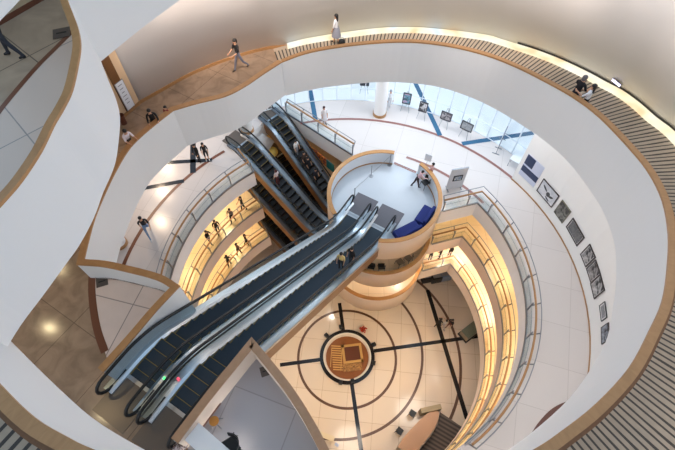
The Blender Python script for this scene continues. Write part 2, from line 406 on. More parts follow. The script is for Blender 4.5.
g = G(); g.box((jc.x, jc.y, L7+5.2), (.42, .08, 10.0), math.atan2(rd.y, rd.x)); struct(g.build('door_1', WOODD))

# ---- upper landing on the left (two storeys above the walkway)
HU = 6.0
U = [(-140,372),(-98,318),(-64,274),(-32,239),(0,203),(20,180),(40,150),(53.3,123),(63,106.5),(71.7,88),(78,60),(80,42),(77.5,26.7),(72.7,13.3),(69,4),(62.4,-14.2)]
U2 = [(62.4,-14.2),(95,-36),(130,-58),(167,-80),(200,-101)]
topu = catmull([P(u, v, HU) for u, v in U], 4)[:-1]+catmull([P(u, v, HU) for u, v in U2], 2)
LU = HC-7.1
parapet('wall_upper', 'trim_8', topu, .155, HC-8.15, LU, PLASTER, WOOD, -1)
ui = offs(topu, -.1)
pu = [Vector((p.x, p.y, 0)) for p in ui]+[Vector((-9, 18, 0)), Vector((-26, 18, 0)), Vector((-26, 2, 0))]
g = G(); g.prism([(p.x, p.y) for p in pu], HC-8.1, LU); struct(g.build('floor', TUL))
uz = LU+.006
uc = catmull([P(u, v, 7.1) for u, v in [(78,25),(71,33),(55,49),(37,67),(17,90),(0,111),(-14,132),(-30,165)]], 4)
g = G(); g.strip(zz(offs(uc, .065), uz+.004), zz(offs(uc, -.065), uz+.004)); struct(g.build('trim_9', BROWNST))
ul_ = [Vector((p.x, p.y, 0)) for p in ui if p.y < P(74, 28, 7.1).y][2:]
lt = [Vector((p.x, p.y, 0)) for p in uc]
g = G(); pr = list(reversed(lt))+list(reversed([p for p in ul_]))
g.add([(p.x, p.y, uz) for p in pr], [tuple(range(len(pr)))]); struct(g.build('floor', tiles('pale_upper_tile', rgb(212, 190, 174), rgb(206, 184, 168), rgb(150, 140, 134), 2.4, .3, .015, .8)))
ub = [P(-40, 48, 7.1), P(0, 25, 7.1), P(43, 0, 7.1), P(100, -34, 7.1)]
g = G(); g.strip(ub, zz(ub, HC+2)); struct(g.build('wall_upper_back', mat('tan_paint', rgb(190, 168, 136), .7)))
bo = offs(ub, .03); g = G(); g.strip(zz(bo, LU), zz(bo, LU+.13)); g.strip(zz(bo, LU+.13), zz(ub, LU+.13)); struct(g.build('baseboard_upper', BROWNST))
# pale corner of the next slab above
cb = [P(-40, 56, 3.4), P(0, 21, 3.4), P(20, 0, 3.4), P(60, -40, 3.4)]
cbo = offs(cb, -1.5); g = G(); g.strip(cb, zz(cb, HC-2.2)); g.strip(cb, zz(cbo, HC-3.4)); g.strip(zz(cb, HC-2.2), zz(cbo, HC-2.2)); struct(g.build('wall_upper_corner', PLASTER))

# ---- galleries L5, L4, L3: ring slabs around the well
az = lambda a: Vector((math.sin(math.radians(a)), math.cos(math.radians(a)), 0))
EDA, EDB = az(136), az(128); ENA, ENB = az(46), az(38)   # small escalators: run direction, right-to-left width
TA = Vector((-4.9, 24.82, 0)); TB = Vector((-6.85, 22.2, 0))
DC = Vector((2.95, 17.0, 0)); DR = 3.62                                             # round landing drum
def well():
    pts = [circ(a) for a in range(57, 324, 4)]                     # clockwise round the near side to the left
    pts.append(circ(-37)); bl = TB-ENB*.85; br = TB+ENB*.85; al = TA-ENA*.85; ar = TA+ENA*.85
    pts += [bl+EDB*.2, bl, br, al, ar, P(287, 114, 23.75), P(330, 141, 23.75)]
    pts += [P(352, 155, 23.75)]
    q = Vector((pts[-1].x, pts[-1].y, 0))-DC; a0 = math.degrees(math.atan2(q.x, q.y))
    e = P(441, 212, 23.75); q = Vector((e.x, e.y, 0))-DC; a1 = math.degrees(math.atan2(q.x, q.y))
    for k in range(1, 12): a = a0+(a1-a0)*k/12; pts.append(circ(a, DR-.2, DC))
    pts += [e]
    return [Vector((p.x, p.y, 0)) for p in pts]
WELL = well()
def gallery(z, m, facem, R=21., edge_h=1.4):
    k = len(WELL); g = G()
    out = [circ(a, R) for a in range(57, 57+360, 5)]
    allp = out+WELL; tris = tessellate_polygon([out, WELL])
    for q in (z, z-.95): g.add([(p.x, p.y, q) for p in allp], [tuple(t) for t in tris])
    struct(g.build('floor', m))
    g = G(); w = WELL
    g.strip(zz(w, z+.03), zz(w, z-edge_h), closed=True); wo_ = [p for p in w]
    struct(g.build('wall_gallery', facem))
gallery(L5, T5, mat('pale_grey_slab', rgb(244, 243, 243), .6))
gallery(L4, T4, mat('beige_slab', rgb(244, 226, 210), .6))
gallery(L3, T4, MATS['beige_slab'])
# ground floor
g = G(); g.lathe([(0, 0), (24, 0)], (AC.x, AC.y, 0), 64); struct(g.build('floor', T0))
# outer walls of the lower galleries
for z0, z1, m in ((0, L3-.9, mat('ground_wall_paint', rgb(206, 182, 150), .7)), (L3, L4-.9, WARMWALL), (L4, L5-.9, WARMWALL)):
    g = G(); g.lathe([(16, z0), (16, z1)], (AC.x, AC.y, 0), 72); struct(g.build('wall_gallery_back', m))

# ---- picture wall on level five
WC = Vector((1.04, 11.43, 0)); WR = 13.05
aL = math.degrees(math.atan2(on_cyl(511.5, 178.5, WC, WR).x-WC.x, on_cyl(511.5, 178.5, WC, WR).y-WC.y))
pw = [circ(a, WR, WC) for a in [aL]+list(range(int(aL)+3, 170, 4))]
po = offs(pw, -.25); g = G()
g.strip(zz(pw, L5), zz(pw, HC-13)); g.strip(zz(po, L5), zz(po, HC-13)); g.add([zz(pw, L5)[0], zz(pw, HC-13)[0], zz(po, HC-13)[0], zz(po, L5)[0]], [(0, 1, 2, 3)])
struct(g.build('wall_pictures', mat('gallery_white', rgb(238, 236, 234), .7)))
pb = offs(pw, .03); g = G(); g.strip(zz(pb, L5), zz(pb, L5+.1)); g.strip(zz(pb, L5+.1), zz(pw, L5+.1)); struct(g.build('baseboard_pictures', WOOD))

# ---- floor inlays on level five
iz = L5+.012
def arc_inlay(nm, c, R, a0, a1, w, m, z=iz):
    n = max(4, int(abs(a1-a0)/3)); A = [circ(a0+(a1-a0)*i/n, R-w/2, c, z) for i in range(n+1)]; B = [circ(a0+(a1-a0)*i/n, R+w/2, c, z) for i in range(n+1)]
    g = G(); g.strip(A, B); struct(g.build(nm, m))
RSTONE = mat('dusty_red_stone', rgb(150, 104, 96), .35)
arc_inlay('trim_10', Vector((.78, 11.08, 0)), 13.56, -15, 62, .2, RSTONE)
arc_inlay('trim_11', Vector((.78, 11.08, 0)), 13.56, -125, -40, .22, mat('chestnut_stone', rgb(120, 70, 46), .35))
arc_inlay('trim_12', Vector((.29, 10.81, 0)), 11.06, 24, 56, .2, RSTONE)
p, q = P(394, 163, 23.75), P(416, 172.5, 23.75)
def band(nm, a, b, w, m, z, h=.0):
    a = Vector((a.x, a.y, z)); b = Vector((b.x, b.y, z)); t = (b-a).normalized(); n = Vector((t.y, -t.x, 0))*w/2
    g = G(); g.add([a-n, a+n, b+n, b-n], [(0, 1, 2, 3)]); return struct(g.build(nm, m))
band('trim_13', p, q, .2, RSTONE, iz)
BLACKST_SKY = mat('black_stone_sky_tint', rgb(60, 104, 136), .25)  # black stone with the sky's reflection painted in as blue
for i, (a, b, w, m) in enumerate([((309.5,86),(315.5,120),.34,BLACKST_SKY),((412,76),(440,135.5),.34,BLACKST_SKY),((462,143.8),(533,133),.36,BLACKST_SKY),
        ((160,163),(212,160),.3,BLACKST),((193,140),(193,173),.38,BLACKST),((140,189),(184,181),.3,BLACKST)]):
    band('trim_%d' % (14+i), P(a[0], a[1], 23.75), P(b[0], b[1], 23.75), w, m, iz+.004)

ci = catmull([P(u, v, 23.75) for u, v in [(524,452),(530,436),(538,423),(549,411),(560,404),(574,399)]], 3)
g = G(); g.strip(zz(offs(ci, .0), iz), zz(offs(ci, .42), iz)); struct(g.build('trim_30', mat('umber_stone', rgb(104, 66, 56), .35)))
# ---- glazed outer wall of level five, terrace beyond
GC = Vector((.49, 11.43, 0)); GR = 15.25
a_s = list(range(-34, 60, 4)); wins = G(); gl = G()
for a in a_s: wins.box(tuple(circ(a, GR, GC, L5+3.6)), (.05, .12, 7.2), -math.radians(a))
for hz in (.04, 1.15, 3.6, 7.1): wins.tube([circ(a_s[0]+(a_s[-1]-a_s[0])*i/40, GR, GC, L5+hz) for i in range(41)], .035, 6)
gl.strip([circ(a, GR, GC, L5+.05) for a in a_s], [circ(a, GR, GC, L5+7.1) for a in a_s])
wo1 = struct(wins.build('window_1', mat('pale_frame', rgb(226, 232, 238), .5)))
wo2 = gl.build('pane', WGLASS, wo1)
g = G(); A = [circ(a, 15.3, GC, L5+.008) for a in range(-44, 76, 4)]; B = [circ(a, 34, GC, L5+.008) for a in range(-44, 76, 4)]
g.strip(A, B); struct(g.build('floor', mat('white_terrace_paving', rgb(252, 250, 246), .6)))

# ---- columns of level five
def column(u, v, R, label):
    p = P(u, v, 23.75); t = thing('column', label, 'column', p, 0, 'white columns on the fifth level')
    G().lathe([(R, .22), (R, 7.4)], n=32).build('shaft', WHITE, t, smooth=True)
    G().lathe([(R+.05, 0), (R+.05, .2), (R, .24)], n=32).build('base_ring', WOOD, t)
column(379.5, 114, .46, 'white round column with wooden base ring standing beside the far easels')
column(247.5, 130.5, .42, 'white round column cut off by the walkway edge above the two small escalators')
column(120, 244, .42, 'white round column just showing past the walkway edge left of the man in jeans')

# ---- ground floor inlays
gz = .012; G0 = Vector((.77, 10.75, 0))
DKB = mat('dark_brown_stone', rgb(92, 62, 44), .3)
arc_inlay('trim_20', G0, 3.94, 0, 360, .2, DKB, gz)
arc_inlay('trim_21', Vector((.17, 11.37, 0)), 6.72, 25, 195, .2, DKB, gz)
arc_inlay('trim_22', Vector((.79, 10.94, 0)), 9.1, 38, 150, .22, DKB, gz)
for i, (a, b, w) in enumerate([((339.5,303),(343.5,332),.3),((351.5,382),(362,456),.3),((280,365),(321,359.5),.3),((374,351),(484,335.5),.3),((427.5,290),(467,419),.34)]):
    band('trim_%d' % (23+i), P(a[0], a[1], HC), P(b[0], b[1], HC), w, BLACKST, gz+.004)

# ---- round landing drum (levels 5, 4, 3)
DRUMI = mat('drum_inner_white', rgb(226, 228, 232), .6); 
def arcpts(a0, a1, R, z): 
    n = max(6, int((a1-a0)/4)); return [circ(a0+(a1-a0)*i/n, R, DC, z) for i in range(n+1)]
def drum_parapet(tag_, a0, a1, ztop, zbot, zfl, mo, mi, capm, capw=.26):
    R = DR
    g = G(); g.strip(arcpts(a0, a1, R-.015, ztop-.06), arcpts(a0, a1, R-.015, zbot)); g.strip(arcpts(a0, a1, R-.015, zbot), arcpts(a0, a1, R-capw+.015, zbot)); struct(g.build('wall_drum_outer', mo, smooth=True))
    g = G(); g.strip(arcpts(a0, a1, R-capw+.015, ztop-.06), arcpts(a0, a1, R-capw+.015, zfl-.2))
    for a in (a0, a1): g.add([circ(a, R-.015, DC, ztop-.06), circ(a, R-.015, DC, zbot), circ(a, R-capw+.015, DC, zbot), circ(a, R-capw+.015, DC, ztop-.06)], [(0, 1, 2, 3)])
    struct(g.build('wall_drum_inner', mi, smooth=True))
    g = G(); A, B = arcpts(a0, a1, R, ztop), arcpts(a0, a1, R-capw, ztop); A2, B2 = zz(A, ztop-.07), zz(B, ztop-.07)
    g.strip(A, B); g.strip(A2, B2); g.strip(A, A2); g.strip(B, B2)
    for i in (0, -1): g.add([A[i], B[i], B2[i], A2[i]], [(0, 1, 2, 3)])
    struct(g.build('trim_drum_cap', capm))
    g = G(); C1 = arcpts(a0, a1, R-capw-.02, zfl); g.strip(C1, zz(C1, zfl+.09)); g.strip(zz(C1, zfl+.09), arcpts(a0, a1, R-capw+.02, zfl+.09)); struct(g.build('baseboard_drum', WOOD))
def drum_floor(z, m, th=.85):
    g = G(); g.prism([(p.x, p.y) for p in arcpts(0, 356, DR-.03, 0)], z-th, z+.004); struct(g.build('floor', m))
DRUMO = mat('drum_outer_cream', rgb(232, 214, 196), .6)
PCAP = wood('golden_oak_cap', rgb(206, 152, 92), rgb(178, 124, 66))
q1 = P(395, 150, 22.65); q2 = P(422, 162, 22.65)
g1 = math.degrees(math.atan2(q1.x-DC.x, q1.y-DC.y)); g2 = math.degrees(math.atan2(q2.x-DC.x, q2.y-DC.y))
drum_parapet('5', -117, g1, HC-22.65, HC-24.75, L5, DRUMO, DRUMI, PCAP)
drum_parapet('5', g2, 189, HC-22.65, HC-24.75, L5, DRUMO, DRUMI, PCAP)
drum_floor(L5, mat('drum_floor_pale', rgb(196, 202, 208), .35, noise=.03, nscale=1.5))
for zf, zb in ((L4, HC-28.8), (L3, HC-33.2)):
    drum_parapet('4', 45, 246, zf+1.1, zb, zf, DRUMO, CREAM, PCAP)
    drum_floor(zf, T4)
g = G(); g.lathe([(.5, 0), (.5, L3-.8)], tuple(DC), 24); struct(g.build('wall_drum_core', CREAM, smooth=True))
# ================================================================== ESCALATORS
def copy_part(src, parent, loc):
    c = src.copy(); COL.objects.link(c); c.parent = parent; c.location = loc; return c
def zline(y, rise):
    run = rise/math.tan(math.radians(30)); f = (run-rise/math.tan(math.radians(35)))/2
    return -rise*min(1, max(0, (y-f)/(run-2*f)))
def escalator(label, top, d, ztop, rise, side_mat, group, glassm, lamps=False, flat=.72, deckm=STEEL, stepm=STEP):
    """top: plan point of the upper comb, d: plan direction going down"""
    rz = math.atan2(d.y, d.x)-PI/2                      # local +y runs down the slope
    t = thing('escalator', label, 'escalator', (top.x, top.y, ztop), rz, group)
    run = rise/math.tan(math.radians(30)); ff = (run-rise/math.tan(math.radians(35)))/2
    def zl(y): return zline(y, rise)
    def prof(dz, y0=-flat, y1=run+flat, n=8, r=.8):
        out = []
        ys = sorted({round(min(max(y, y0), y1), 4) for y in [y0, y1]+[c-r*1.05+2.1*r*i/n for c in (ff, run-ff) for i in range(n+1)]})
        for y in ys:
            def sm(y):                                   # rounded bends
                s = 0; 
                for j in range(-4, 5): s += zl(y+j*r/4.)
                return s/9
            out.append((y, sm(y)+dz))
        return out
    # truss cladding: one closed side each plus underside
    g = G(); up = prof(.02); dn = [(y, z-.95 if -.2 < y < run+.2 else z-.35) for y, z in up]
    for sx in (-1, 1):
        a = [(sx*.80, y, z) for y, z in up]; b = [(sx*.80, y, z) for y, z in dn]; g.strip(a, b)
    g.strip([(-.8, y, z) for y, z in dn], [(.8, y, z) for y, z in dn]); g.build('truss_cladding', side_mat, t)
    # inner and outer decks in steel
    for sx in (-1, 1):
        g = G(); pr = prof(.16); pi = prof(.10); lo = prof(-.06)
        g.strip([(sx*.82, y, z) for y, z in lo], [(sx*.82, y, z) for y, z in pr]); g.strip([(sx*.82, y, z) for y, z in pr], [(sx*.57, y, z) for y, z in pr])
        g.strip([(sx*.57, y, z) for y, z in pr], [(sx*.47, y, z) for y, z in pi]); g.strip([(sx*.47, y, z) for y, z in pi], [(sx*.47, y, z) for y, z in lo])
        g.build('steel_deck', deckm, t)
        # glass balustrade with rounded ends
        g = G(); lo = prof(.16, -flat+.25, run+flat-.25); hi = prof(.90, -flat+.25, run+flat-.25)
        g.strip([(sx*.63, y, z) for y, z in lo], [(sx*.63, y, z) for y, z in hi])
        for ye, ze, s in ((-flat+.25, 0, -1), (run+flat-.25, -rise, 1)):
            fan = [(sx*.63, ye+s*.37*math.sin(q), ze+.53+.37*math.cos(q)) for q in [PI*i/8 for i in range(9)]]
            g.add(fan, [tuple(range(9))])
        g.build('balustrade_glass', glassm, t)
        # handrail loop
        hp = [(sx*.63, y, z) for y, z in prof(.95, -flat+.25, run+flat-.25)]
        e1 = [(sx*.63, -flat+.25-.42*math.sin(q), .53+.42*math.cos(q)) for q in [PI*i/8 for i in range(8, 0, -1)]]
        e2 = [(sx*.63, run+flat-.25+.42*math.sin(q), -rise+.53+.42*math.cos(q)) for q in [PI*i/8 for i in range(1, 9)]]
        g = G(); g.tube([(sx*.63, .1, .12)]+e1+hp+e2+[(sx*.63, run-.1, -rise+.12)], .055, 8); g.build('handrail', RUBBER, t, smooth=True)
    # landing plates with comb
    for y0, z, s in ((0, 0, -1), (run, -rise, 1)):
        g = G(); g.box((0, y0+s*.72, z+.015), (1.36, 1.35, .03)); g.build('landing_plate', mat('dark_landing_plate', rgb(112, 100, 90), .3, .3), t)
        g = G(); g.box((0, y0+s*.02, z+.03), (1.02, .13, .03)); g.build('comb', STEEL, t)
    # steps
    def stepg(front):
        g = G(); g.box((0, 0, -.11), (.94, .41, .22))
        if front: g.box((0, .192, .003), (.92, .018, .006), m=1)
        g.box((-.455, 0, .003), (.022, .40, .006), m=1); g.box((.455, 0, .003), (.022, .40, .006), m=1); return g
    n = int(run/.4); first = None
    for i in range(n+1):
        y = (i+.3)*.4
        if y > run-.15: break
        z = zl(y)+.022
        if i in (0, 5): first = stepg(i == 0).build('step', [stepm, YEL], t); first.location = (0, y, z)
        else: copy_part(first, t, (0, y, z))
    if lamps:
        for sx, y, nm, c in lamps:
            g = G(); g.box((sx, y, .2), (.05, .08, .04)); b = g.build('indicator_lamp', emit('%s_indicator' % nm, c, 3.), t); b['label'] = nm+' indicator lamp'
    return t
BD = Vector((.511, .8596, 0)); BN = Vector((.8596, -.511, 0))
def big(l0, l1):
    a = BD*(-.2)+BN*l0; b = BD*14.36+BN*l1; return a, (b-a).normalized()
a, d = big(-7.50, -7.25); escalator('left of the two long dark escalators rising from the round drum to the brown landing', a, d, L7, 8.4, CLAD, 'long escalators', GLASSB, [(.66, .55, 'green', (.05, 1, .15, 1))])
a, d = big(-5.78, -5.50); escalator('right of the two long escalators, with brown cladding and two riders near its foot', a, d, L7, 8.4, CLAD, 'long escalators', GLASSB, [(-.66, .75, 'red', (1, .05, .08, 1))])
STEPD = mat('shaded_step_metal', rgb(26, 27, 30), .5, .2)  # darker copy of the step metal, shade of the well painted in
DECKD = mat('shaded_deck_steel', rgb(130, 134, 140), .4, .9)  # darker copy of the deck steel, painted for the dim well
CLB = wood('ochre_cladding', rgb(150, 108, 66), rgb(120, 84, 50), 1.5, .5)
sm_l = {('A', 5): 'small escalator along the pale glass balustrade carrying a crowd down from the fifth level', ('B', 5): 'small escalator with one rider, nearest the left gallery, going down from the fifth level',
        ('A', 4): 'shadowed escalator directly beneath the crowded small escalator', ('B', 4): 'dark escalator beneath the ochre side of the one-rider escalator',
        ('A', 3): 'lowest escalator hidden in shade under the crowded escalators', ('B', 3): 'lowest dark escalator in the left stack, below the pink-beige gallery edge'}
for lv, z in ((5, L5), (4, L4), (3, L3)):
    for nm, tp, ED in (('A', TA, EDA), ('B', TB, EDB)):
        escalator(sm_l[(nm, lv)], tp+ED*.15, ED, z, 4.2, CLB, 'small escalators between the galleries', GLASSB, deckm=DECKD, stepm=STEPD)

# ================================================================== RAILINGS
def railing(label, path, z, group, lean, glassm, spacing=1.75, out_side=1, hm=WOOD, thin=True):
    """path: plan line of the glass foot; the walkway lies to the out_side of it"""
    o = Vector((path[len(path)//2].x, path[len(path)//2].y, z)); t = thing('glass_railing', label, 'railing', o, 0, group)
    path = [Vector((p.x, p.y, 0)) for p in path]
    # resample
    L = [0]; 
    for a, b in zip(path[:-1], path[1:]): L.append(L[-1]+(b-a).length)
    def at(s):
        for i in range(len(L)-1):
            if s <= L[i+1]+1e-9: return path[i].lerp(path[i+1], (s-L[i])/max(1e-9, L[i+1]-L[i]))
        return path[-1]
    n = max(1, round(L[-1]/spacing)); sp = L[-1]/n
    B = path; W = offs(path, .18*out_side); TT = offs(path, lean*out_side)
    g = G(); g.tube([p+Vector((0, 0, z+.97))-o for p in W], .06, 8); g.build('handrail', hm, t, smooth=True)
    if thin:
        g = G(); g.tube([p+Vector((0, 0, z+1.15))-o for p in TT], .028, 6); g.build('top_rail', STEELD, t, smooth=True)
    g = G(); g.tube([p+Vector((0, 0, z+.62))-o for p in offs(path, .05*out_side)], .014, 5); g.build('middle_rail', STEELD, t)
    g = G(); g.strip([p+Vector((0, 0, z+.10))-o for p in offs(path, .03*out_side)], [p+Vector((0, 0, z-.06))-o for p in offs(path, .03*out_side)])
    g.strip([p+Vector((0, 0, z+.10))-o for p in offs(path, -.03*out_side)], [p+Vector((0, 0, z-.06))-o for p in offs(path, -.03*out_side)])
    g.strip([p+Vector((0, 0, z+.10))-o for p in offs(path, .03*out_side)], [p+Vector((0, 0, z+.10))-o for p in offs(path, -.03*out_side)]); g.build('base_shoe', STEELD, t)
    for i in range(n+1):
        p = at(i*sp); q = at(min(L[-1], i*sp+.05)); r_ = at(max(0, i*sp-.05)); tn = (q-r_).normalized(); nn = Vector((tn.y, -tn.x, 0))*out_side
        a = p+Vector((0, 0, z))-o
        g = G(); g.box(a+Vector((0, 0, .48))+nn*.05, (.07, .06, 1.0), math.atan2(tn.y, tn.x))
        if thin: g.tube([a+Vector((0, 0, .55))+nn*.05, a+Vector((0, 0, 1.14))+nn*lean], .036, 6)
        g.build('post', STEELD, t)
        if i < n:
            k = 5; pts = [at(i*sp+.06+(sp-.12)*j/k) for j in range(k+1)]
            g = G(); g.strip([p+Vector((0, 0, z+.06))-o for p in pts], [p+Vector((0, 0, z+.93))-o for p in pts]); g.build('glass_panel', glassm, t)
    return t
GYEL = glass('yellow_lit_rail_glass', (.90, .87, .74, 1), .02, .12, .15)  # rail glass copy tinted with the yellow light of the lower galleries
gr = 'glass railings around the gallery well'
dr = lambda a: circ(a, AR-.02)
def lv(z):
    bl = TB-ENB*.85
    right0 = [Vector((6.75, 16.35, 0))]+[dr(a) for a in range(57, 150, 3)]
    left = [dr(a) for a in range(-95, -36, 3)]+[dr(-37), bl+EDB*1.0]
    return right0, left
r5, l5 = lv(L5)
railing('curved glass railing with wooden handrail on the right side of the white fifth level', r5, L5, gr, .40, GLASS, out_side=-1)
railing('curved glass railing on the left of the fifth level below the two standing visitors', l5, L5, gr, .40, GLASS, out_side=-1)
s5 = [Vector((p.x, p.y, 0)) for p in (P(286, 113, 23.75), P(330, 141, 23.75), P(352, 155, 23.75))]
railing('straight glass railing between the small escalators and the white fifth-level floor', s5, L5, gr, .30, GLASS, spacing=1.7, out_side=-1)
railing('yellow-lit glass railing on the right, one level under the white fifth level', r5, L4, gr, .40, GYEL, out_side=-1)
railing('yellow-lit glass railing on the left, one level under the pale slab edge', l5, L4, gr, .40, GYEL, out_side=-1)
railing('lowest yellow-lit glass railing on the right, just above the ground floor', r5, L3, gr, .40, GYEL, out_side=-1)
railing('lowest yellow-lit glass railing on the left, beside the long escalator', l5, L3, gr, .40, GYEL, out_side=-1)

# belt barrier on the drum
p0, p1, p2 = PZ(354.5, 198, L5), PZ(371, 176, L5), PZ(389.5, 165, L5)
t = thing('belt_barrier', 'slim grey belt barrier across the drum floor behind the escalator mats', 'barrier', p1)
for p in (p0, p1, p2):
    g = G(); o = p-p1; g.lathe([(0, .02), (.16, .02), (.16, 0)], tuple(o), 16); g.tube([o, o+Vector((0, 0, 1.0))], .028, 8); g.ball(o+Vector((0, 0, 1.02)), .04, 8); g.build('post', STEELD, t)
g = G(); 
for a, b in ((p0, p2),): g.strip([a-p1+Vector((0, 0, .93)), b-p1+Vector((0, 0, .93))], [a-p1+Vector((0, 0, .99)), b-p1+Vector((0, 0, .99))])
g.build('belt', STEELD, t)
# floor mats
for lat0, lat1, lab in ((-8.0, -6.5, 'left grey mat at the foot of the long escalators, nearest the belt barrier'), (-6.2, -4.62, 'right grey mat at the foot of the long escalators, nearest the blue sofas')):
    c = BD*15.2+BN*((lat0+lat1)/2+.05); g = G(); g.box((c.x, c.y, L5+.02), (lat1-lat0, 1.7, .03), math.atan2(BD.y, BD.x)-PI/2)
    o = g.build('floor_mat', MATF, origin=(c.x, c.y, L5)); tag(o, lab, 'mat', 'grey mats on the drum')

# ================================================================== PEOPLE
def seg_d(p, a, b):
    ab = b-a; t = max(0, min(1, (p-a).dot(ab)/max(1e-9, ab.dot(ab)))); return (p-a-ab*t).length
PC = {}
def cloth(c): 
    k = 'cloth_%02x%02x%02x' % tuple(c)
    return mat(k, rgb(*c), .8)
EYE = mat('eye_dark', rgb(30, 24, 22), .3); LIP = mat('lip', rgb(160, 90, 84), .5)
def person(label, loc, face, H=1.68, top=(240,240,240), bot=(40,42,50), shoe=(30,30,32), hair=(24,20,20), long_hair=False, walk=0., lean=0., arms=(8, 8), elbow=(12, 12), sit=False, skirt=False, short=False, sleeves=False, group=None, head_pitch=0., female=False, crouch=0.):
    s = H/1.72; loc = Vector(loc); t = thing('person', label, 'person', loc, face, group)
    V = []; E_ = []; R = []; Z = []
    def add(p, r, par, zone):
        V.append(Vector(p)); R.append(r)
        if par is not None: E_.append((par, len(V)-1)); Z.append((len(V)-1, par, zone))
        return len(V)-1
    hip = .93; 
    if sit: hip = .50
    if crouch: hip = .93-crouch
    ln = math.radians(lean); tq = lambda y, z: Vector((0, y*math.cos(ln)+z*math.sin(ln), z*math.cos(ln)-y*math.sin(ln)))
    base = Vector((0, 0, hip))
    def T(x, y, z): q = tq(y, z); return base+Vector((x, q.y, q.z))
    sw = .165 if female else .185
    pel = add(base, .135 if not female else .14, None, 'bot'); wst = add(T(0, 0, .14), .115, pel, 'bot' if not skirt else 'top'); chest = add(T(0, .01, .34), .135, wst, 'top')
    nb = add(T(0, 0, .50), .075, chest, 'top'); nk = add(T(0, .01, .56), .052, nb, 'skin')
    hp = math.radians(lean*.4+head_pitch); hx = lambda y, z: T(0, .01, .56)+Vector((0, y*math.cos(hp)+z*math.sin(hp), z*math.cos(hp)-y*math.sin(hp)))
    jaw = add(hx(.02, .07), .072, nk, 'skin'); hd = add(hx(.015, .14), .088, jaw, 'skin'); cr = add(hx(.0, .20), .062, hd, 'skin')
    hands = []
    for i, sx in enumerate((-1, 1)):
        sh = add(T(sx*sw, 0, .455), .062, nb, 'top'); a = math.radians(arms[i]); e = math.radians(arms[i]+elbow[i])
        el = T(sx*(sw+.05), 0, .455)+Vector((0, .28*math.sin(a), -.28*math.cos(a))); eli = add(el, .045, sh, 'top')
        wr = el+Vector((-sx*.02, .25*math.sin(e), -.25*math.cos(e))); wri = add(wr, .028, eli, 'top' if sleeves else 'skin')
        dn = (wr-el).normalized(); hands.append((wr, dn, sx)); add(wr+dn*.07, .030, wri, 'skin')
    for i, sx in enumerate((-1, 1)):
        w = walk*(1 if sx > 0 else -1); hj = add(base+Vector((sx*.09, 0, -.04)), .088, pel, 'bot')
        if sit:
            kn = base+Vector((sx*.11, .42, .0)); an = base+Vector((sx*.11, .44, -.42))
        elif crouch:
            kn = base+Vector((sx*.14, .30, -.25)); an = Vector((sx*.12, .02, .08))
        else:
            a = math.radians(w); kb = math.radians(max(0, -w)*.9+3); 
            kn = base+Vector((sx*.095, .43*math.sin(a), -.04-.43*math.cos(a))); an = kn+Vector((0, .42*math.sin(a-kb), -.42*math.cos(a-kb)))
        kni = add(kn, .060, hj, 'bot'); cf = kn.lerp(an, .35); ci = add(cf, .055, kni, 'low'); ani = add(an, .036, ci, 'low'); 
        heel = add(an+Vector((0, -.03, -.045)), .036, ani, 'shoe'); add(an+Vector((sx*.02, .15, -.055)), .032, ani, 'shoe')
    me = bpy.data.meshes.new('tmp'); me.from_pydata([v*s for v in V], E_, []); ob = bpy.data.objects.new('tmp', me); COL.objects.link(ob)
    sk = ob.modifiers.new('skin', 'SKIN'); sk.use_smooth_shade = True
    for i, sv in enumerate(me.skin_vertices[0].data): sv.radius = (R[i]*s*(1.12 if i in (wst, chest, pel) else 1), R[i]*s*(.78 if i in (wst, chest) else 1)); sv.use_root = (i == 0)
    sb = ob.modifiers.new('sub', 'SUBSURF'); sb.levels = 1; sb.render_levels = 1
    dg = bpy.context.evaluated_depsgraph_get(); nm = bpy.data.meshes.new_from_object(ob.evaluated_get(dg)); bpy.data.objects.remove(ob); bpy.data.meshes.remove(me)
    # fingers, thumb, nose, ears, eyes, mouth joined into the same body mesh
    g = G()
    for wr, dn, sx in hands:
        ac = Vector((0, 1, 0)).cross(dn).normalized() if abs(dn.y) < .95 else Vector((1, 0, 0)); fw = dn.cross(ac).normalized()
        palm = wr+dn*.085; curl = -Vector((sx, 0, 0))
        for q, (off, ln_) in enumerate(((-.030, .062), (-.010, .075), (.010, .070), (.028, .055))):
            b = palm+fw*off; g.tube([(b-dn*.02)*s, (b+dn*ln_*.55)*s, (b+dn*ln_*.95+curl*.022)*s], [.0095*s, .009*s, .007*s], 6)
        b = wr+dn*.04+fw*.03; g.tube([b*s, (b+fw*.028+dn*.03)*s, (b+fw*.034+dn*.062)*s], [.012*s, .0105*s, .008*s], 6)
    Mh = Matrix.Rotation(-hp, 3, 'X'); hc = hx(.02, .12)
    g.ball((hx(.105, .115))*s, Vector((.014, .020, .024))*s, 6, 0, Mh)
    for sx in (-1, 1):
        g.ball((hx(.005, .115)+Vector((sx*.085, 0, 0)))*s, Vector((.012, .022, .032))*s, 6, 0, Mh); g.ball((hx(.092, .145)+Vector((sx*.032, 0, 0)))*s, .012*s, 6, 1)
    g.ball((hx(.088, .072))*s, Vector((.026, .012, .008))*s, 6, 2, Mh)
    bm = bmesh.new(); bm.from_mesh(nm); 
    mats = [SKIN, EYE, LIP, cloth(top), cloth(bot), cloth(shoe)]
    zi = {'skin': 0, 'top': 3, 'bot': 4, 'low': 0 if (skirt or short) else 4, 'shoe': 5}
    for f in bm.faces:
        c = f.calc_center_median()/s; f.smooth = True
        best = min(Z, key=lambda q: seg_d(c, V[q[0]], V[q[1]])-.35*min(R[q[0]], R[q[1]])); f.material_index = zi[best[2]]
    m2 = bpy.data.meshes.new('tmp2'); m2.from_pydata(g.v, [], g.f)
    for p, i in zip(m2.polygons, g.m): p.material_index = i; p.use_smooth = True
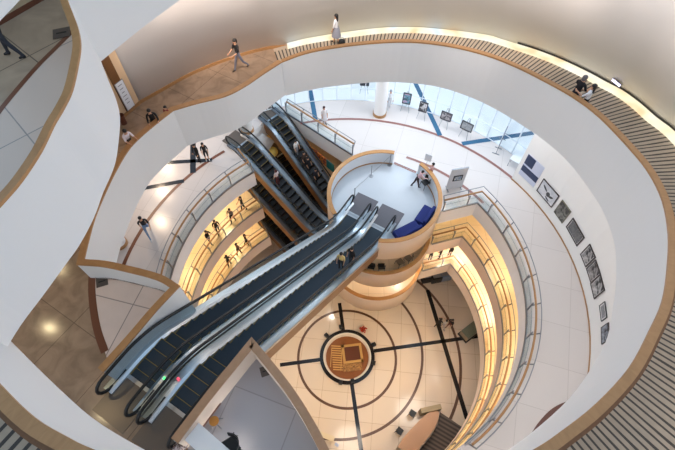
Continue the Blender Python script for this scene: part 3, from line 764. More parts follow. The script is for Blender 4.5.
    bm.from_mesh(m2); me = bpy.data.meshes.new('body'); bm.to_mesh(me); bm.free(); bpy.data.meshes.remove(m2); bpy.data.meshes.remove(nm)
    ids = [p.material_index for p in me.polygons]
    for m in mats: me.materials.append(m)
    for p, i in zip(me.polygons, ids): p.material_index = i
    t.location.z -= min(v.co.z for v in me.vertices)
    b = bpy.data.objects.new('body', me); COL.objects.link(b); b.parent = t
    # hair
    g = G(); g.ball(hx(-.012, .165)*s, Vector((.098, .108, .088))*s, 12, 0, Mh); g.ball(hx(-.045, .11)*s, Vector((.092, .072, .095))*s, 10, 0, Mh)
    if long_hair: g.ball((hx(-.07, .0))*s, Vector((.085, .045, .19))*s, 10, 0, Mh)
    g.build('hair', mat('hair_%02x%02x%02x' % tuple(hair), rgb(*hair), .45), t, smooth=True)
    if skirt:
        g = G(); g.lathe([(.13*s, .12*s), (.17*s, 0), (.25*s, -.42*s)], (0, 0, hip*s), 20); g.build('skirt', cloth(bot), t, smooth=True)
    return t
def by_head(u, v, zfloor, H=1.7, fwd=0.): 
    p = PZ(u, v, zfloor+H-.06); return Vector((p.x, p.y, zfloor))
def rampz(x, y):
    a = math.atan2(x-RC.x, y-RC.y)
    return floor_z(a) if a > ra[0] else L7
def by_head_ramp(u, v, H):
    z = L7
    for _ in range(10): p = PZ(u, v, z+H-.06); z = rampz(p.x, p.y)
    return Vector((p.x, p.y, z))
def hd(deg): return math.radians(deg)     # heading: 0 faces away from the camera (+y), 90 faces left
p = by_head_ramp(336.3, 15.5, 1.7); wr_ = p
person('woman in a white top with long dark hair walking on the striped ramp', p, hd(60), 1.7, (235,232,232), (150,150,158), long_hair=True, walk=16, female=True, skirt=True)
p = p+Vector((.28, -.25, 0)); g = G(); g.box((0, 0, .2), (.34, .26, .4)); g.ball((0, 0, .4), (.17, .13, .1), 10)
t = thing('bag', 'black bag at the feet of the woman on the striped ramp', 'bag', p); g.build('bag_body', BLACK, t, bevel=.03)
g = G(); g.tube([(-.1, 0, .44), (-.08, 0, .58), (.08, 0, .58), (.1, 0, .44)], .012, 6); g.build('handle', BLACK, t)
person('person in a black vest and wide grey trousers walking on the walkway', by_head(234.5, 40, L7, 1.82), hd(130), 1.82, (28,26,28), (128,128,140), (70,60,50), walk=20, arms=(30, 20), elbow=(50, 40))
person('person in black with a grey cap leaning at the striped ramp parapet', by_head_ramp(583.5, 78.5, 1.72), hd(-60), 1.72, (22,20,24), (50,50,58), hair=(96,92,94), arms=(35, 25), elbow=(60, 70), lean=8)
person('long-haired person in white at the striped ramp parapet beside the grey cap', by_head_ramp(594.5, 86.5, 1.62), hd(40), 1.62, (236,234,236), (28,28,32), long_hair=True, female=True, arms=(35, 25), elbow=(70, 60))
person('person in black leaning over the wooden cap of the walkway', by_head(148, 108.5, L7, 1.65), hd(205), 1.65, (18,18,20), (22,22,24), lean=14, arms=(35, 35), elbow=(70, 70), sleeves=True)
person('small child in a red top beside the person in black on the walkway', by_head(165, 107.5, L7, 1.3), hd(150), 1.3, (150,60,66), (60,60,70))
person('person in a pale pink shirt leaning on the walkway cap at the pale wall edge', by_head(121.5, 128.5, L7, 1.6), hd(230), 1.6, (232,222,228), (60,50,48), lean=20, arms=(45, 40), elbow=(60, 60), female=True)
fp = P(20, 59, 7.1)
person('person in dark trousers standing on the upper landing at the left edge', Vector((fp.x-.12, fp.y+.05, LU)), hd(90), 1.7, (40,40,46), (52,52,58), walk=14, sleeves=True)
# level five
person('visitor in a black top standing on the dark floor bands, left of the pair', by_head(193.5, 145, L5, 1.72), hd(150), 1.72, (20,18,20), (24,22,24), sleeves=True)
person('visitor with a black top and bare legs, right of the pair on the left gallery', by_head(202, 144, L5, 1.7), hd(200), 1.7, (18,18,20), (30,28,30), long_hair=True, short=True, shoe=(225,225,225), female=True)
person('man in a black T-shirt and blue jeans striding across the left gallery', by_head(139, 217, L5, 1.98), hd(-150), 1.98, (24,24,30), (120,146,182), (200,206,214), walk=30, arms=(25, -20), elbow=(40, 20))
person('woman in a pale dress with dark red hair standing behind the straight railing', by_head(324, 107.5, L5, 1.7), hd(200), 1.7, (232,226,228), (226,222,226), hair=(60,20,30), long_hair=True, female=True, skirt=True)
person('person dressed all in white walking between the column and the first easel', by_head(391, 91, L5, 1.75), hd(190), 1.75, (236,236,240), (206,208,214), (190,190,196), hair=(150,150,156), sleeves=True, walk=8)
person('man in a pink shirt stooping over the black chair on the drum', by_head(418.8, 173, L5, 1.5), hd(-80), 1.66, (226,186,192), (58,40,44), walk=14, lean=26, arms=(40, 40), elbow=(25, 25), sleeves=True)
person('woman with dark hair and a pink blouse standing just outside the drum rim', by_head(433.5, 164, L5, 1.62), hd(60), 1.62, (214,170,166), (150,84,74), female=True, arms=(30, 30), elbow=(50, 50))
# riders of the long escalator
def rider(u, v, H, top_, d_, ztop, rise, lat):
    """stand on the step line under the sight line of the head"""
    run = rise/math.tan(PI/6); best = None; n = Vector((d_.y, -d_.x, 0))
    for i in range(400):
        y = run*i/400; z = ztop+zline(y, rise); p = PZ(u, v, z+H-.06); q = Vector((p.x, p.y, 0))-top_; e = abs(q.dot(d_)-y)
        if best is None or e < best[0]: best = (e, y, z, q.dot(n))
    y = best[1]; st = .4; k = round(y/st-.3); y = (k+.3)*st; l = max(-.32, min(.32, best[3])) if lat is None else lat
    zt = ztop+zline(y, rise)+.022
    p = top_+d_*y+n*l; return Vector((p.x, p.y, zt))
a, d = big(-5.78, -5.50); up = math.atan2(-d.y, -d.x)-PI/2
person('rider with a yellow top on the long escalator, left of the two', rider(339.5, 255.5, 1.62, a, d, L7, 8.4, None), up+.2, 1.62, (206,182,120), (36,36,42), long_hair=True, female=True)
person('rider in black on the long escalator, right of the two beside the steel deck', rider(351, 251, 1.68, a, d, L7, 8.4, None), up-.2, 1.68, (26,24,28), (34,32,38))
dn5 = math.atan2(EDB.y, EDB.x)-PI/2
person('rider in a white and red top alone on the left small escalator', rider(275.5, 171, 1.66, TB+EDB*.15, EDB, L5, 4.2, None), dn5+PI, 1.66, (226,210,210), (90,40,44), hair=(70,26,28), female=True)
for (u, v, tc_, bc, lab) in [(295, 143, (224,224,224), (150,150,156), 'rider in a white shirt at the head of the crowd on the right small escalator'), (302, 154, (70,56,50), (36,34,38), 'rider in a brown top in the crowd on the right small escalator'),
        (309, 160, (30,30,36), (30,30,34), 'rider in dark clothes on the right small escalator, below the one in brown'), (313, 168, (44,44,54), (24,24,28), 'rider in a navy top low on the right small escalator near the drum')]:
    person(lab, rider(u, v, 1.68, TA+EDA*.15, EDA, L5, 4.2, None), dn5, 1.68, tc_, bc)
person('person in a cream dress beside the right small escalator near the drum rim', by_head(322.5, 171, L4, 1.65), hd(200), 1.65, (226,208,186), (214,196,172), female=True, skirt=True)
# lower galleries
low = [(240, 197.5, L4, (22,20,22), (26,24,26), 'visitor in black on the upper yellow gallery, nearest the small escalators'), (229, 209.5, L4, (120,110,100), (30,28,30), 'visitor in grey on the upper yellow gallery, second from the small escalators'),
       (214, 221, L4, (36,30,30), (30,30,34), 'visitor in dark brown with bare arms on the upper yellow gallery, third along'), (205.5, 231.5, L4, (18,18,20), (70,80,100), 'visitor in a black top farthest along the upper yellow gallery'),
       (244, 235, L3, (60,40,44), (40,38,40), 'visitor on the lower yellow gallery, nearest the small escalators'), (236, 244, L3, (130,90,80), (80,60,56), 'visitor in a dusty red top in the middle of the lower yellow gallery'),
       (226, 256, L3, (30,28,30), (26,26,28), 'visitor in black at the far end of the lower yellow gallery')]
for i, (u, v, z, tc_, bc, lab) in enumerate(low):
    person(lab, by_head(u, v, z, 1.68), hd(130+40*i), 1.68, tc_, bc, long_hair=i % 2 == 0, arms=(25, 15), elbow=(50, 30), walk=10)
low2 = [(433, 250, L3, (22,20,20), (24,24,28), 'person in black behind the lower railing right of the drum, nearest the drum'), (443, 248, L3, (70,36,34), (26,22,24), 'person in a dark red top behind the lower railing right of the drum'), (453, 246, L3, (40,30,30), (60,40,36), 'person in brown at the corner of the lower railing right of the drum')]
for i, (u, v, z, tc_, bc, lab) in enumerate(low2): person(lab, by_head(u, v, z, 1.68), hd(60*i), 1.68, tc_, bc, arms=(30, 20), elbow=(50, 40))
g0 = [(441.5, 319, (30,28,32), (26,24,26), 'person in black on the ground floor near the diagonal dark band'), (447, 320.5, (214,206,204), (180,170,170), 'person in a white top in the ground-floor group beside the diagonal band'), (453, 320, (24,22,24), (120,60,50), 'person in black and red at the right of the ground-floor group')]
for i, (u, v, tc_, bc, lab) in enumerate(g0): person(lab, by_head(u, v, 0, 1.7), hd(-60+90*i), 1.7, tc_, bc, arms=(30, 20), elbow=(40, 40), walk=14)
# ================================================================== ART, FURNITURE, SMALL THINGS
def art_mat(name, c1, c2, scale, c3=None):
    m = mat(name, c1, .5); nt = m.node_tree; b = nt.nodes['Principled BSDF']; tc = nt.nodes.new('ShaderNodeTexCoord')
    n = nt.nodes.new('ShaderNodeTexNoise'); n.inputs['Scale'].default_value = scale; n.inputs['Detail'].default_value = 3; n.inputs['Distortion'].default_value = 1.5
    r = nt.nodes.new('ShaderNodeValToRGB'); e = r.color_ramp.elements; e[0].position = .42; e[0].color = c1; e[1].position = .60; e[1].color = c2
    if c3: q = e.new(.52); q.color = c3
    nt.links.new(tc.outputs['Object'], n.inputs['Vector']); nt.links.new(n.outputs['Fac'], r.inputs['Fac']); nt.links.new(r.outputs['Color'], b.inputs['Base Color']); return m
FRAME = mat('dark_picture_frame', rgb(58, 46, 44), .4)
MOUNT = mat('picture_mount', rgb(214, 212, 212), .7)
GREYART = art_mat('grey_drawing', rgb(40, 38, 40), rgb(190, 186, 186), 1.6)
def wall_picture(quad, label, art, border=.06, mount=.07, name='framed_picture', frame=FRAME, motif=None):
    q = [on_cyl(u, v, WC, WR) for u, v in quad]; c = sum(q, Vector((0, 0, 0)))/4
    a = math.atan2(c.x-WC.x, c.y-WC.y); tx = Vector((math.cos(a), -math.sin(a), 0))
    xs = [(p-c).dot(tx) for p in q]; zs = [p.z-c.z for p in q]
    w = max(.25, (sum(sorted(xs)[2:])-sum(sorted(xs)[:2]))/2); h = max(.25, (sum(sorted(zs)[2:])-sum(sorted(zs)[:2]))/2)
    loc = Vector((WC.x+(WR-.04)*math.sin(a), WC.y+(WR-.04)*math.cos(a), c.z))
    t = thing(name, label, 'picture', loc, -a, 'pictures on the curved white wall')      # local -y faces the well
    g = G()
    for sx in (-1, 1): g.box((sx*(w/2-border/2), -.01, 0), (border, .05, h)); g.box((0, -.01, sx*(h/2-border/2)), (w-2*border, .05, border))
    g.build('frame', frame, t)
    if mount:
        g = G(); g.box((0, .0, 0), (w-2*border, .02, h-2*border)); g.build('mount', MOUNT, t)
    g = G(); g.box((0, -.006, 0), (w-2*border-2*mount, .022, h-2*border-2*mount)); g.build('artwork', art, t)
    if motif:
        for (x, z, rx, rzz, rot) in motif:
            g = G(); M = Matrix.Rotation(rot, 3, 'Y'); g.ball((x*w, -.018, z*h), (rx*w, .004, rzz*h), 12, 0, M); g.build('motif', mat('motif_dark', rgb(60, 62, 66), .6), t)
    return t
LIGHTART = art_mat('pale_drawing', rgb(196, 196, 202), rgb(216, 216, 220), 2)
wall_picture([(544.7,178),(559.6,196.5),(551.8,207.6),(536.7,189.8)], 'largest framed pale drawing on the curved wall, next to the blue poster', LIGHTART, .06, .0, motif=[(-.2, .12, .16, .07, .5), (.05, -.05, .1, .16, .2), (.22, -.05, .13, .07, -.6), (.1, -.32, .14, .05, .3)])
wall_picture([(563,200),(572,211.7),(563,222.7),(554,211.7)], 'thin-framed dark square picture, second after the large pale drawing', art_mat('murky_drawing', rgb(54, 52, 50), rgb(130, 128, 122), 2), .04, .0, frame=mat('olive_frame', rgb(120, 116, 96), .5))
wall_picture([(573,218),(586,238),(577,245.7),(566.7,226.7)], 'tall framed grey picture between the dark square and the group of three', art_mat('grey_texture_art', rgb(88, 88, 90), rgb(112, 112, 114), 4), .07, .04)
wall_picture([(591,245),(596.7,258),(586,267),(580.7,252.7)], 'black and white framed picture, upper of the close group of three', GREYART, .06, .05)
wall_picture([(596.7,260),(601.7,275),(591.7,283),(586.7,268)], 'dark framed portrait in the middle of the close group of three', art_mat('dark_portrait', rgb(40, 38, 40), rgb(160, 156, 156), 1.5), .06, .04)
wall_picture([(601.7,275),(605.7,291.7),(595,298),(590.7,283)], 'black and white framed picture, lower of the close group of three', art_mat('contrast_art', rgb(24, 24, 26), rgb(200, 198, 198), 1.4), .06, .04)
wall_picture([(605,301.7),(608.5,316.7),(603,321.7),(599.5,306.7)], 'small thin-framed grey picture below the group of three', art_mat('grey_print', rgb(120, 120, 124), rgb(150, 150, 154), 6), .03, .09, frame=mat('thin_black_frame', rgb(50, 50, 52), .5))
wall_picture([(609,322),(610.5,338),(603,346),(601.5,329)], 'lowest dark picture on the curved wall, half cut off by the ramp face', art_mat('blue_black_print', rgb(34, 36, 44), rgb(150, 156, 168), 2), .03, .0)
# information poster
q = [on_cyl(u, v, WC, WR) for u, v in [(528,154),(548,170),(533,187),(517,172)]]; c = on_cyl(531.5, 170.5, WC, WR); a = math.atan2(c.x-WC.x, c.y-WC.y)
t = thing('wall_poster', 'pale lilac wall poster with two navy blocks at the left end of the curved wall', 'poster', (WC.x+(WR-.03)*math.sin(a), WC.y+(WR-.03)*math.cos(a), c.z), -a)
g = G(); g.box((0, 0, 0), (1.35, .02, 1.9)); g.build('sheet', PALEB, t)
g = G(); g.box((-.33, -.012, .52), (.66, .02, .80)); g.build('print_block', DBLUE, t); g = G(); g.box((0, -.012, -.28), (1.33, .02, .48)); g.build('print_block', DBLUE, t)

def easel(u, v, w, h, label, art, face_to=None, hb=.75, tilt=-10):
    p = P(u, v, 23.75); a = math.atan2(p.x-AC.x, p.y-AC.y) if face_to is None else face_to
    t = thing('easel', label, 'easel', p, -a, 'easels in front of the windows'); M = Matrix.Rotation(math.radians(tilt), 3, 'X')
    for sx in (-1, 1):
        g = G(); g.tube([(sx*.32, -.18, 0), (sx*.06, .12, 1.7)], .016, 6); g.build('leg', STEELD, t)
    g = G(); g.tube([(0, .55, 0), (0, .12, 1.7)], .016, 6); g.build('leg', STEELD, t)
    g = G(); g.box((0, -.08, hb-.02), (.6, .08, .03)); g.build('ledge', STEELD, t)
    c = Vector((0, -.04, hb+h/2)); g = G()
    for sx in (-1, 1): g.box(c+M@Vector((sx*(w/2-.035), 0, 0)), (.07, .045, h), M=M); g.box(c+M@Vector((0, 0, sx*(h/2-.035))), (w-.14, .045, .07), M=M)
    g.build('frame', mat('charcoal_frame', rgb(58, 58, 66), .5), t); g = G(); g.box(c, (w-.13, .03, h-.13), M=M); g.build('artwork', art, t)
easel(405, 110.5, .62, .88, 'easel with a dark picture lit by a pink and teal shape, next to the column', art_mat('teal_pink_art', rgb(70, 74, 88), rgb(200, 150, 180), 2.2, rgb(90, 150, 170)))
easel(421, 118.5, .62, .80, 'easel with a black and white portrait, second from the column', art_mat('bw_art', rgb(40, 40, 46), rgb(210, 210, 214), 3))
easel(443.5, 127, .82, .66, 'easel with a wide grey drawing, third from the column', art_mat('grey_art_wide', rgb(80, 78, 84), rgb(176, 172, 176), 4))
easel(463.5, 137, .88, .66, 'easel with a plain grey picture, fourth from the column', art_mat('plain_grey_art', rgb(132, 138, 144), rgb(160, 164, 168), 4))
easel(364, 92.5, .7, .8, 'easel mostly hidden behind the ramp edge left of the column', art_mat('dark_art', rgb(44, 44, 52), rgb(90, 90, 100), 3))
# two display boards seen from the side near the windows
for (u, v, h, lab) in ((497, 151, 1.5, 'slim dark display board seen edge-on by the windows, nearer of the two'), (503.5, 136.5, 1.0, 'slim grey display board seen edge-on by the windows, farther of the two')):
    p = P(u, v, 23.75); t = thing('display_board', lab, 'board', p, math.radians(62))
    g = G(); g.box((0, 0, .55+h/2), (.75, .04, h)); g.build('panel', mat('slate_panel', rgb(96, 98, 116), .5), t)
    for sx in (-1, 1):
        g = G(); g.box((sx*.3, 0, .28), (.04, .04, .56)); g.box((sx*.3, 0, .02), (.05, .5, .04)); g.build('leg', STEELD, t)
# free-standing white panel with picture right of the drum
p0, p1 = P(432, 209, 23.75), P(456, 205, 23.75)
pl, pr = P(433.5, 208, 23.75), P(455, 204.5, 23.75)
pl = PZ(445.5, 189.5, L5); pr = PZ(461.5, 187, L5); c = (pl+pr)/2; dx = (pr-pl); w = dx.length
t = thing('room_divider', 'free-standing white panel with one small framed picture right of the drum', 'panel', c, math.atan2(dx.y, dx.x))
hh = 1.95; g = G(); g.box((0, 0, .05+hh/2), (w, .06, hh)); g.build('board', mat('panel_grey_white', rgb(206, 206, 212), .6), t)
for sx in (-1, 1):
    g = G(); g.box((sx*(w/2-.1), 0, .025), (.06, .5, .05)); g.build('foot', STEELD, t)
g = G(); g.box((.02, -.045, 1.12), (.62, .04, .52)); f = g.build('picture_frame', BLACK, t); g = G(); g.box((.02, -.06, 1.12), (.46, .03, .36)); g.build('artwork', art_mat('blue_grey_art', rgb(96, 120, 150), rgb(200, 200, 196), 4), f)
g = G(); g.box((0, 0, hh+.06), (w+.02, .08, .03)); g.build('top_edge', STEELD, t)
# wire sign stand behind the rim
p = PZ(424.5, 172, L5); t = thing('sign_stand', 'thin wire sign stand rising behind the drum rim gap', 'sign', p, math.radians(-25))
g = G(); g.tube([(0, 0, 0), (0, 0, 1.15)], .014, 6); g.lathe([(0, .02), (.15, .02), (.15, 0)], n=14); g.build('pole', STEELD, t)
g = G(); g.tube([(-.21, 0, 1.15), (.21, 0, 1.15), (.21, .1, 1.62), (-.21, .1, 1.62)], .012, 6, closed=True); g.build('sign_frame', STEELD, t)
g = G(); g.add([(-.2, 0, 1.16), (.2, 0, 1.16), (.2, .1, 1.61), (-.2, .1, 1.61)], [(0, 1, 2, 3)]); g.build('sign_sheet', mat('pale_sign', rgb(222, 228, 236), .6), t)

# blue sofas on the drum
def sofa(u0, v0, u1, v1, label, n_c, depth=.78):
    a = PZ(u0, v0, L5+.42); b = PZ(u1, v1, L5+.42); d = b-a; w = d.length; c = (a+b)/2; rz = math.atan2(d.y, d.x)
    t = thing('sofa', label, 'sofa', (c.x, c.y, L5), rz, 'navy sofas against the drum rim')
    g = G(); g.box((0, 0, .21), (w, depth, .26)); g.build('base', NAVY, t, bevel=.03)
    g = G(); g.box((0, .02, .40), (w-.04, depth-.06, .14)); g.build('seat_cushion', NAVY, t, bevel=.04)
    g = G(); g.box((0, -depth/2+.10, .58), (w, .2, .40)); g.build('backrest', NAVY, t, bevel=.05)
    for x in (-1, 1):
        for y in (-1, 1): g = G(); g.box((x*(w/2-.1), y*(depth/2-.1), .04), (.06, .06, .08)); g.build('leg', BLACK, t)
    for i in range(n_c):
        x = (i-(n_c-1)/2)*.5; q = Matrix.Rotation(rz, 3, 'Z')@Vector((x, -.17, .53)); 
        g = G(); g.box((0, 0, .0), (.2, .16, .10)); o = g.build('cushion', WHITE, origin=(c.x+q.x, c.y+q.y, L5+q.z), bevel=.03); o.rotation_euler = (0, 0, rz)
        tag(o, '%s small white cushion on the %s' % (('first', 'second')[i] if n_c > 1 else 'only', label.split(' set')[0]), 'cushion')
sofa(396, 236, 418.5, 224.5, 'navy sofa nearest the long escalators set against the drum rim', 1)
sofa(419.5, 222.5, 430, 207, 'navy sofa nearest the black chair set against the drum rim', 2)

# chairs
def chair(loc, rz, label, cat='chair', seatm=BLACK, s=1., group=None, rounded=False):
    t = thing('chair', label, cat, loc, rz, group)
    g = G(); g.box((0, 0, .45*s), (.46*s, .46*s, .05*s)); g.build('seat', seatm, t, bevel=.015)
    g = G(); A = []; Bq = []
    for i in range(7):
        q = (i-3)/3; A.append((q*.26*s, (-.24+.16*q*q)*s, .55*s)); Bq.append((q*.27*s, (-.30+.18*q*q)*s, .88*s))
    g.strip(A, Bq); g.strip([(x, y-.03, z) for x, y, z in A], [(x, y-.03, z) for x, y, z in Bq]); g.strip(Bq, [(x, y-.03, z) for x, y, z in Bq]); g.strip(A, [(x, y-.03, z) for x, y, z in A]); g.build('backrest', seatm, t)
    for x in (-1, 1):
        for y in (-1, 1): g = G(); g.tube([(x*.2*s, y*.2*s, .43*s), (x*.24*s, y*.25*s, 0)], .016*s, 6); g.build('leg', BLACK, t)
        g = G(); g.tube([(x*.2*s, -.2*s, .43*s), (x*.22*s, -.26*s, .7*s)], .016*s, 6); g.build('back_post', BLACK, t)
p = PZ(424.5, 186.5, L5); chair(p, math.radians(120), 'black chair on the drum in front of the man in pink')
p = PZ(231.5, 447.5, L7+.3); chair((p.x, p.y, L7), math.radians(122), 'black chair with a curved back beside the white table on the landing', s=1.08)
p = PZ(412.5, 413.5, .4); chair((p.x, p.y, 0), math.radians(-35), 'black chair at the curved ground-floor desk, upper of the two', group='black chairs at the reception desk')
p = PZ(399.5, 431, .4); chair((p.x, p.y, 0), math.radians(-40), 'black chair at the curved ground-floor desk, lower of the two', group='black chairs at the reception desk')
# stool and table on the landing
p = PZ(214, 421, L7+.46); t = thing('stool', 'round orange wood stool beside the white table on the landing', 'stool', (p.x, p.y, L7))
g = G(); g.lathe([(0, .47), (.145, .47), (.15, .455), (.145, .43), (0, .43)], n=28); g.build('seat', wood('orange_oak', rgb(206, 140, 56), rgb(184, 118, 40)), t)
for k in range(4): q = PI/4+k*PI/2; g = G(); g.tube([(.09*math.cos(q), .09*math.sin(q), .43), (.21*math.cos(q), .21*math.sin(q), 0)], .016, 6); g.build('leg', STEELD, t)
a, b = PZ(198.7, 422.7, L7+.74), PZ(184.5, 440, L7+.74); dx = (a-b); w = dx.length; n = Vector((dx.y, -dx.x, 0)).normalized()
if n.y > 0: n = -n
c = (a+b)/2+n*.75; t = thing('table', 'white table standing against the landing parapet', 'table', (c.x, c.y, L7), math.atan2(dx.y, dx.x))
g = G(); g.box((0, 0, .725), (w, 1.5, .03)); g.build('tabletop', WHITE, t, bevel=.008)
for x in (-1, 1):
    for y in (-1, 1): g = G(); g.box((x*(w/2-.06), y*.68, .355), (.04, .04, .71)); g.build('leg', STEELD, t)
q = PZ(195.5, 431, L7+.745); g = G(); g.box((0, 0, .002), (.22, .30, .004)); o = g.build('paper_sheet', mat('printed_paper', rgb(178, 190, 216), .8, noise=.08, nscale=30), origin=(q.x, q.y, L7+.742)); o.rotation_euler = (0, 0, math.atan2(dx.y, dx.x)); tag(o, 'sheet of paper lying on the end of the white table', 'paper')
# patterned bag in the corner by the escalator foot
q = PZ(180, 446.5, L7+.25); t = thing('bag', 'brown and white patterned bag by the end of the landing parapet', 'bag', (q.x, q.y, L7), .6)
g = G(); g.ball((0, 0, .24), (.24, .17, .26), 14); g.build('bag_body', art_mat('patterned_cloth', rgb(84, 60, 54), rgb(206, 190, 188), 9), t, smooth=True)
g = G(); g.tube([(-.12, 0, .45), (-.08, 0, .66), (.08, 0, .66), (.12, 0, .45)], .015, 6); g.build('handle', BROWNST, t)
# floor sockets
for (u, v, h, z, lab, w) in ((102, 281.5, 15.35, L7+.012, 'dark square floor hatch on the pale landing tiles', .42), (61.5, 33, 7.1, LU+.012, 'dark floor hatch on the upper landing by the brown band', .42), (265.5, 371, 15.35, L7+.012, 'grey floor hatch on the pale floor right of the long escalators', .34)):
    p = PZ(u, v, z); t = thing('floor_hatch', lab, 'hatch', p, .35, 'floor hatches')
    g = G(); g.box((0, 0, .006), (w, w, .012)); g.build('cover', mat('hatch_grey', rgb(88, 80, 76), .4, .3), t); g = G(); g.box((0, 0, .013), (w*.6, w*.12, .006)); g.build('slot', BLACK, t)
# white board standing by the recess
q_ = r0+rd*(js-.05)+rn*.10; t = thing('notice_board', 'tall narrow white notice board hung on the warm-lit beige wall end by the walkway', 'board', (q_.x, q_.y, L7), math.atan2(rn.y, rn.x)+PI/2)
g = G(); g.box((0, 0, 1.0), (.44, .03, 1.5)); g.build('panel', PAPER, t)
g = G(); g.box((0, .02, 1.0), (.50, .02, 1.56)); g.build('backing', STEELD, t)
for k in range(6): g = G(); g.box((-.02, -.017, 1.6-k*.2), (.24-.04*(k % 3), .004, .03)); g.build('text_line', mat('grey_print_ink', rgb(140, 140, 150), .7), t)
p = r0+rd*(js+.75)+rn*.30; t = thing('waste_bin', 'small brown bin beside the notice board on the walkway', 'bin', p)
g = G(); g.lathe([(0, 0), (.14, 0), (.17, .5), (.15, .5), (.13, .04), (0, .04)], n=20); g.build('bucket', BROWNST, t)
# small lit display on the outer wall
q = on_cyl(610, 85, RC, 12.6); aa = 0
for i in range(len(W4)-1):
    pass
z = L7
for _ in range(10): q = PZ(604, 87.5, z+.3); z = floor_z(ang(q))
w_ = wall_at(ang(q)); n = Vector((RC.x-w_.x, RC.y-w_.y, 0)).normalized(); t = thing('lit_sign', 'small glowing lavender sign strip low on the outer wall', 'sign', w_+n*.05+Vector((0, 0, .30)), math.atan2(n.y, n.x)+PI/2)
g = G(); g.box((0, 0, 0), (.46, .03, .12)); g.build('housing', BLACK, t); g = G(); g.box((0, -.03, 0), (.44, .02, .10)); g.build('screen', emit('lavender_screen', (.75, .72, 1, 1), 2.2), t)

# frames hanging inside the drum opening
for u, v, lab, sm in [(371.5, 265.5, 'black chair inside the drum on the level below, first from the escalator', BLACK), (381.5, 266, 'black chair inside the drum on the level below, second from the escalator', BLACK), (400, 261.5, 'grey-seated chair inside the drum on the level below, third from the escalator', mat('grey_seat', rgb(150, 132, 112), .6)), (408.5, 257.5, 'grey-seated chair inside the drum on the level below, farthest from the escalator', MATS.get('grey_seat'))]:
    q = PZ(u, v, L4+.5); chair((q.x, q.y, L4), math.atan2(q.x-DC.x, q.y-DC.y)*-1+PI, lab, seatm=sm or MATS['grey_seat'], group='chairs inside the drum')

# ---------------------------------------------------------------- round pit in the ground floor
mc = PZ(347.2, 356.5, 0); t = thing('round_light_well', 'round black-ringed well with a brown furnished disc in the middle of the ground floor', 'well', mc)
g = G(); R1, R0 = 2.22, 1.94
g.lathe([(R0, .02), (R0, .10), (R1, .10), (R1, .0)], n=64); g.build('black_ring', BLACKST, t)
g = G(); g.lathe([(R0-.01, .02), (R0-.01, .16), (R0-.1, .16), (R0-.1, .03)], n=64); g.build('inner_kerb', mat('pale_kerb', rgb(222, 214, 200), .5), t)
g = G(); g.lathe([(0, .03), (R0-.1, .03)], n=64); g.build('white_floor_ring', mat('warm_white_lining', rgb(216, 202, 184), .5), t)
FD = wood('furnished_disc_brown', rgb(142, 84, 34), rgb(112, 62, 22), 1.5, .4); dc = (-.0, -.07, 0)
g = G(); g.lathe([(0, .07), (1.72, .07), (1.72, .03)], dc, n=64); g.build('brown_disc', FD, t)
LT = mat('light_shelf_wood', rgb(206, 160, 92), .5)
for k in range(11): g = G(); yy = .92-k*.19; g.box((-.90+.016*k, yy-.1, .10), (.78, .075, .06), -.06); g.build('shelf_bar', LT, t)
g = G(); g.box((-.46, -.12, .10), (.06, 2.1, .06), -.06); g.box((-1.30, -.12, .10), (.05, 1.5, .06), -.06); g.build('shelf_frame', LT, t)
g = G(); 
for sx in (-1, 1): g.box((.42+sx*.72, .22, .10), (.2, 1.35, .08), .12); g.box((.42-sx*.08, .22+sx*.66, .10), (1.62, .2, .08), .12)
g.build('table_border', mat('brass_border', rgb(196, 150, 84), .4), t)
g = G(); g.box((.42, .22, .09), (1.3, 1.18, .05), .12); g.build('table_field', mat('deep_brown_field', rgb(92, 46, 20), .45), t)
g = G(); g.box((.42, -.88, .09), (1.5, .6, .05), .12); g.build('patterned_panel', art_mat('carved_panel', rgb(92, 56, 26), rgb(190, 140, 76), 14), t)
for (u, v) in ((341,327.5),(326.5,336),(373.8,345.2),(373.5,363.5),(352.5,381.5),(340.5,383)):
    p = PZ(u, v, 0)-mc; g = G(); g.box((p.x, p.y, .16), (.30, .28, .30), math.atan2(p.y, p.x)); g.box((p.x*1.02, p.y*1.02, .34), (.12, .12, .06), math.atan2(p.y, p.x)); g.build('spot_box', BLACK, t)
p = PZ(362.5, 331, 0); t = thing('flower_pot', 'pot of red flowers at the edge of the round well', 'flowers', p)
g = G(); g.lathe([(0, 0), (.13, 0), (.18, .28), (.15, .28), (0, .24)], n=18); g.build('pot', BROWNST, t)
g = G()
for k in range(22): q = k*2.4; r_ = .07+.3*random.random(); g.ball((r_*math.cos(q), r_*math.sin(q)*.8, .38+.12*random.random()), .07, 6)
g.build('flowers', mat('red_petals', rgb(168, 48, 24), .7), t, smooth=True)
g = G()
for k in range(10): q = k*.63; g.tube([(0, 0, .24), (.2*math.cos(q), .2*math.sin(q), .42)], [.02, .05], 5)
g.build('leaves', mat('dark_leaf', rgb(70, 60, 30), .7), t)

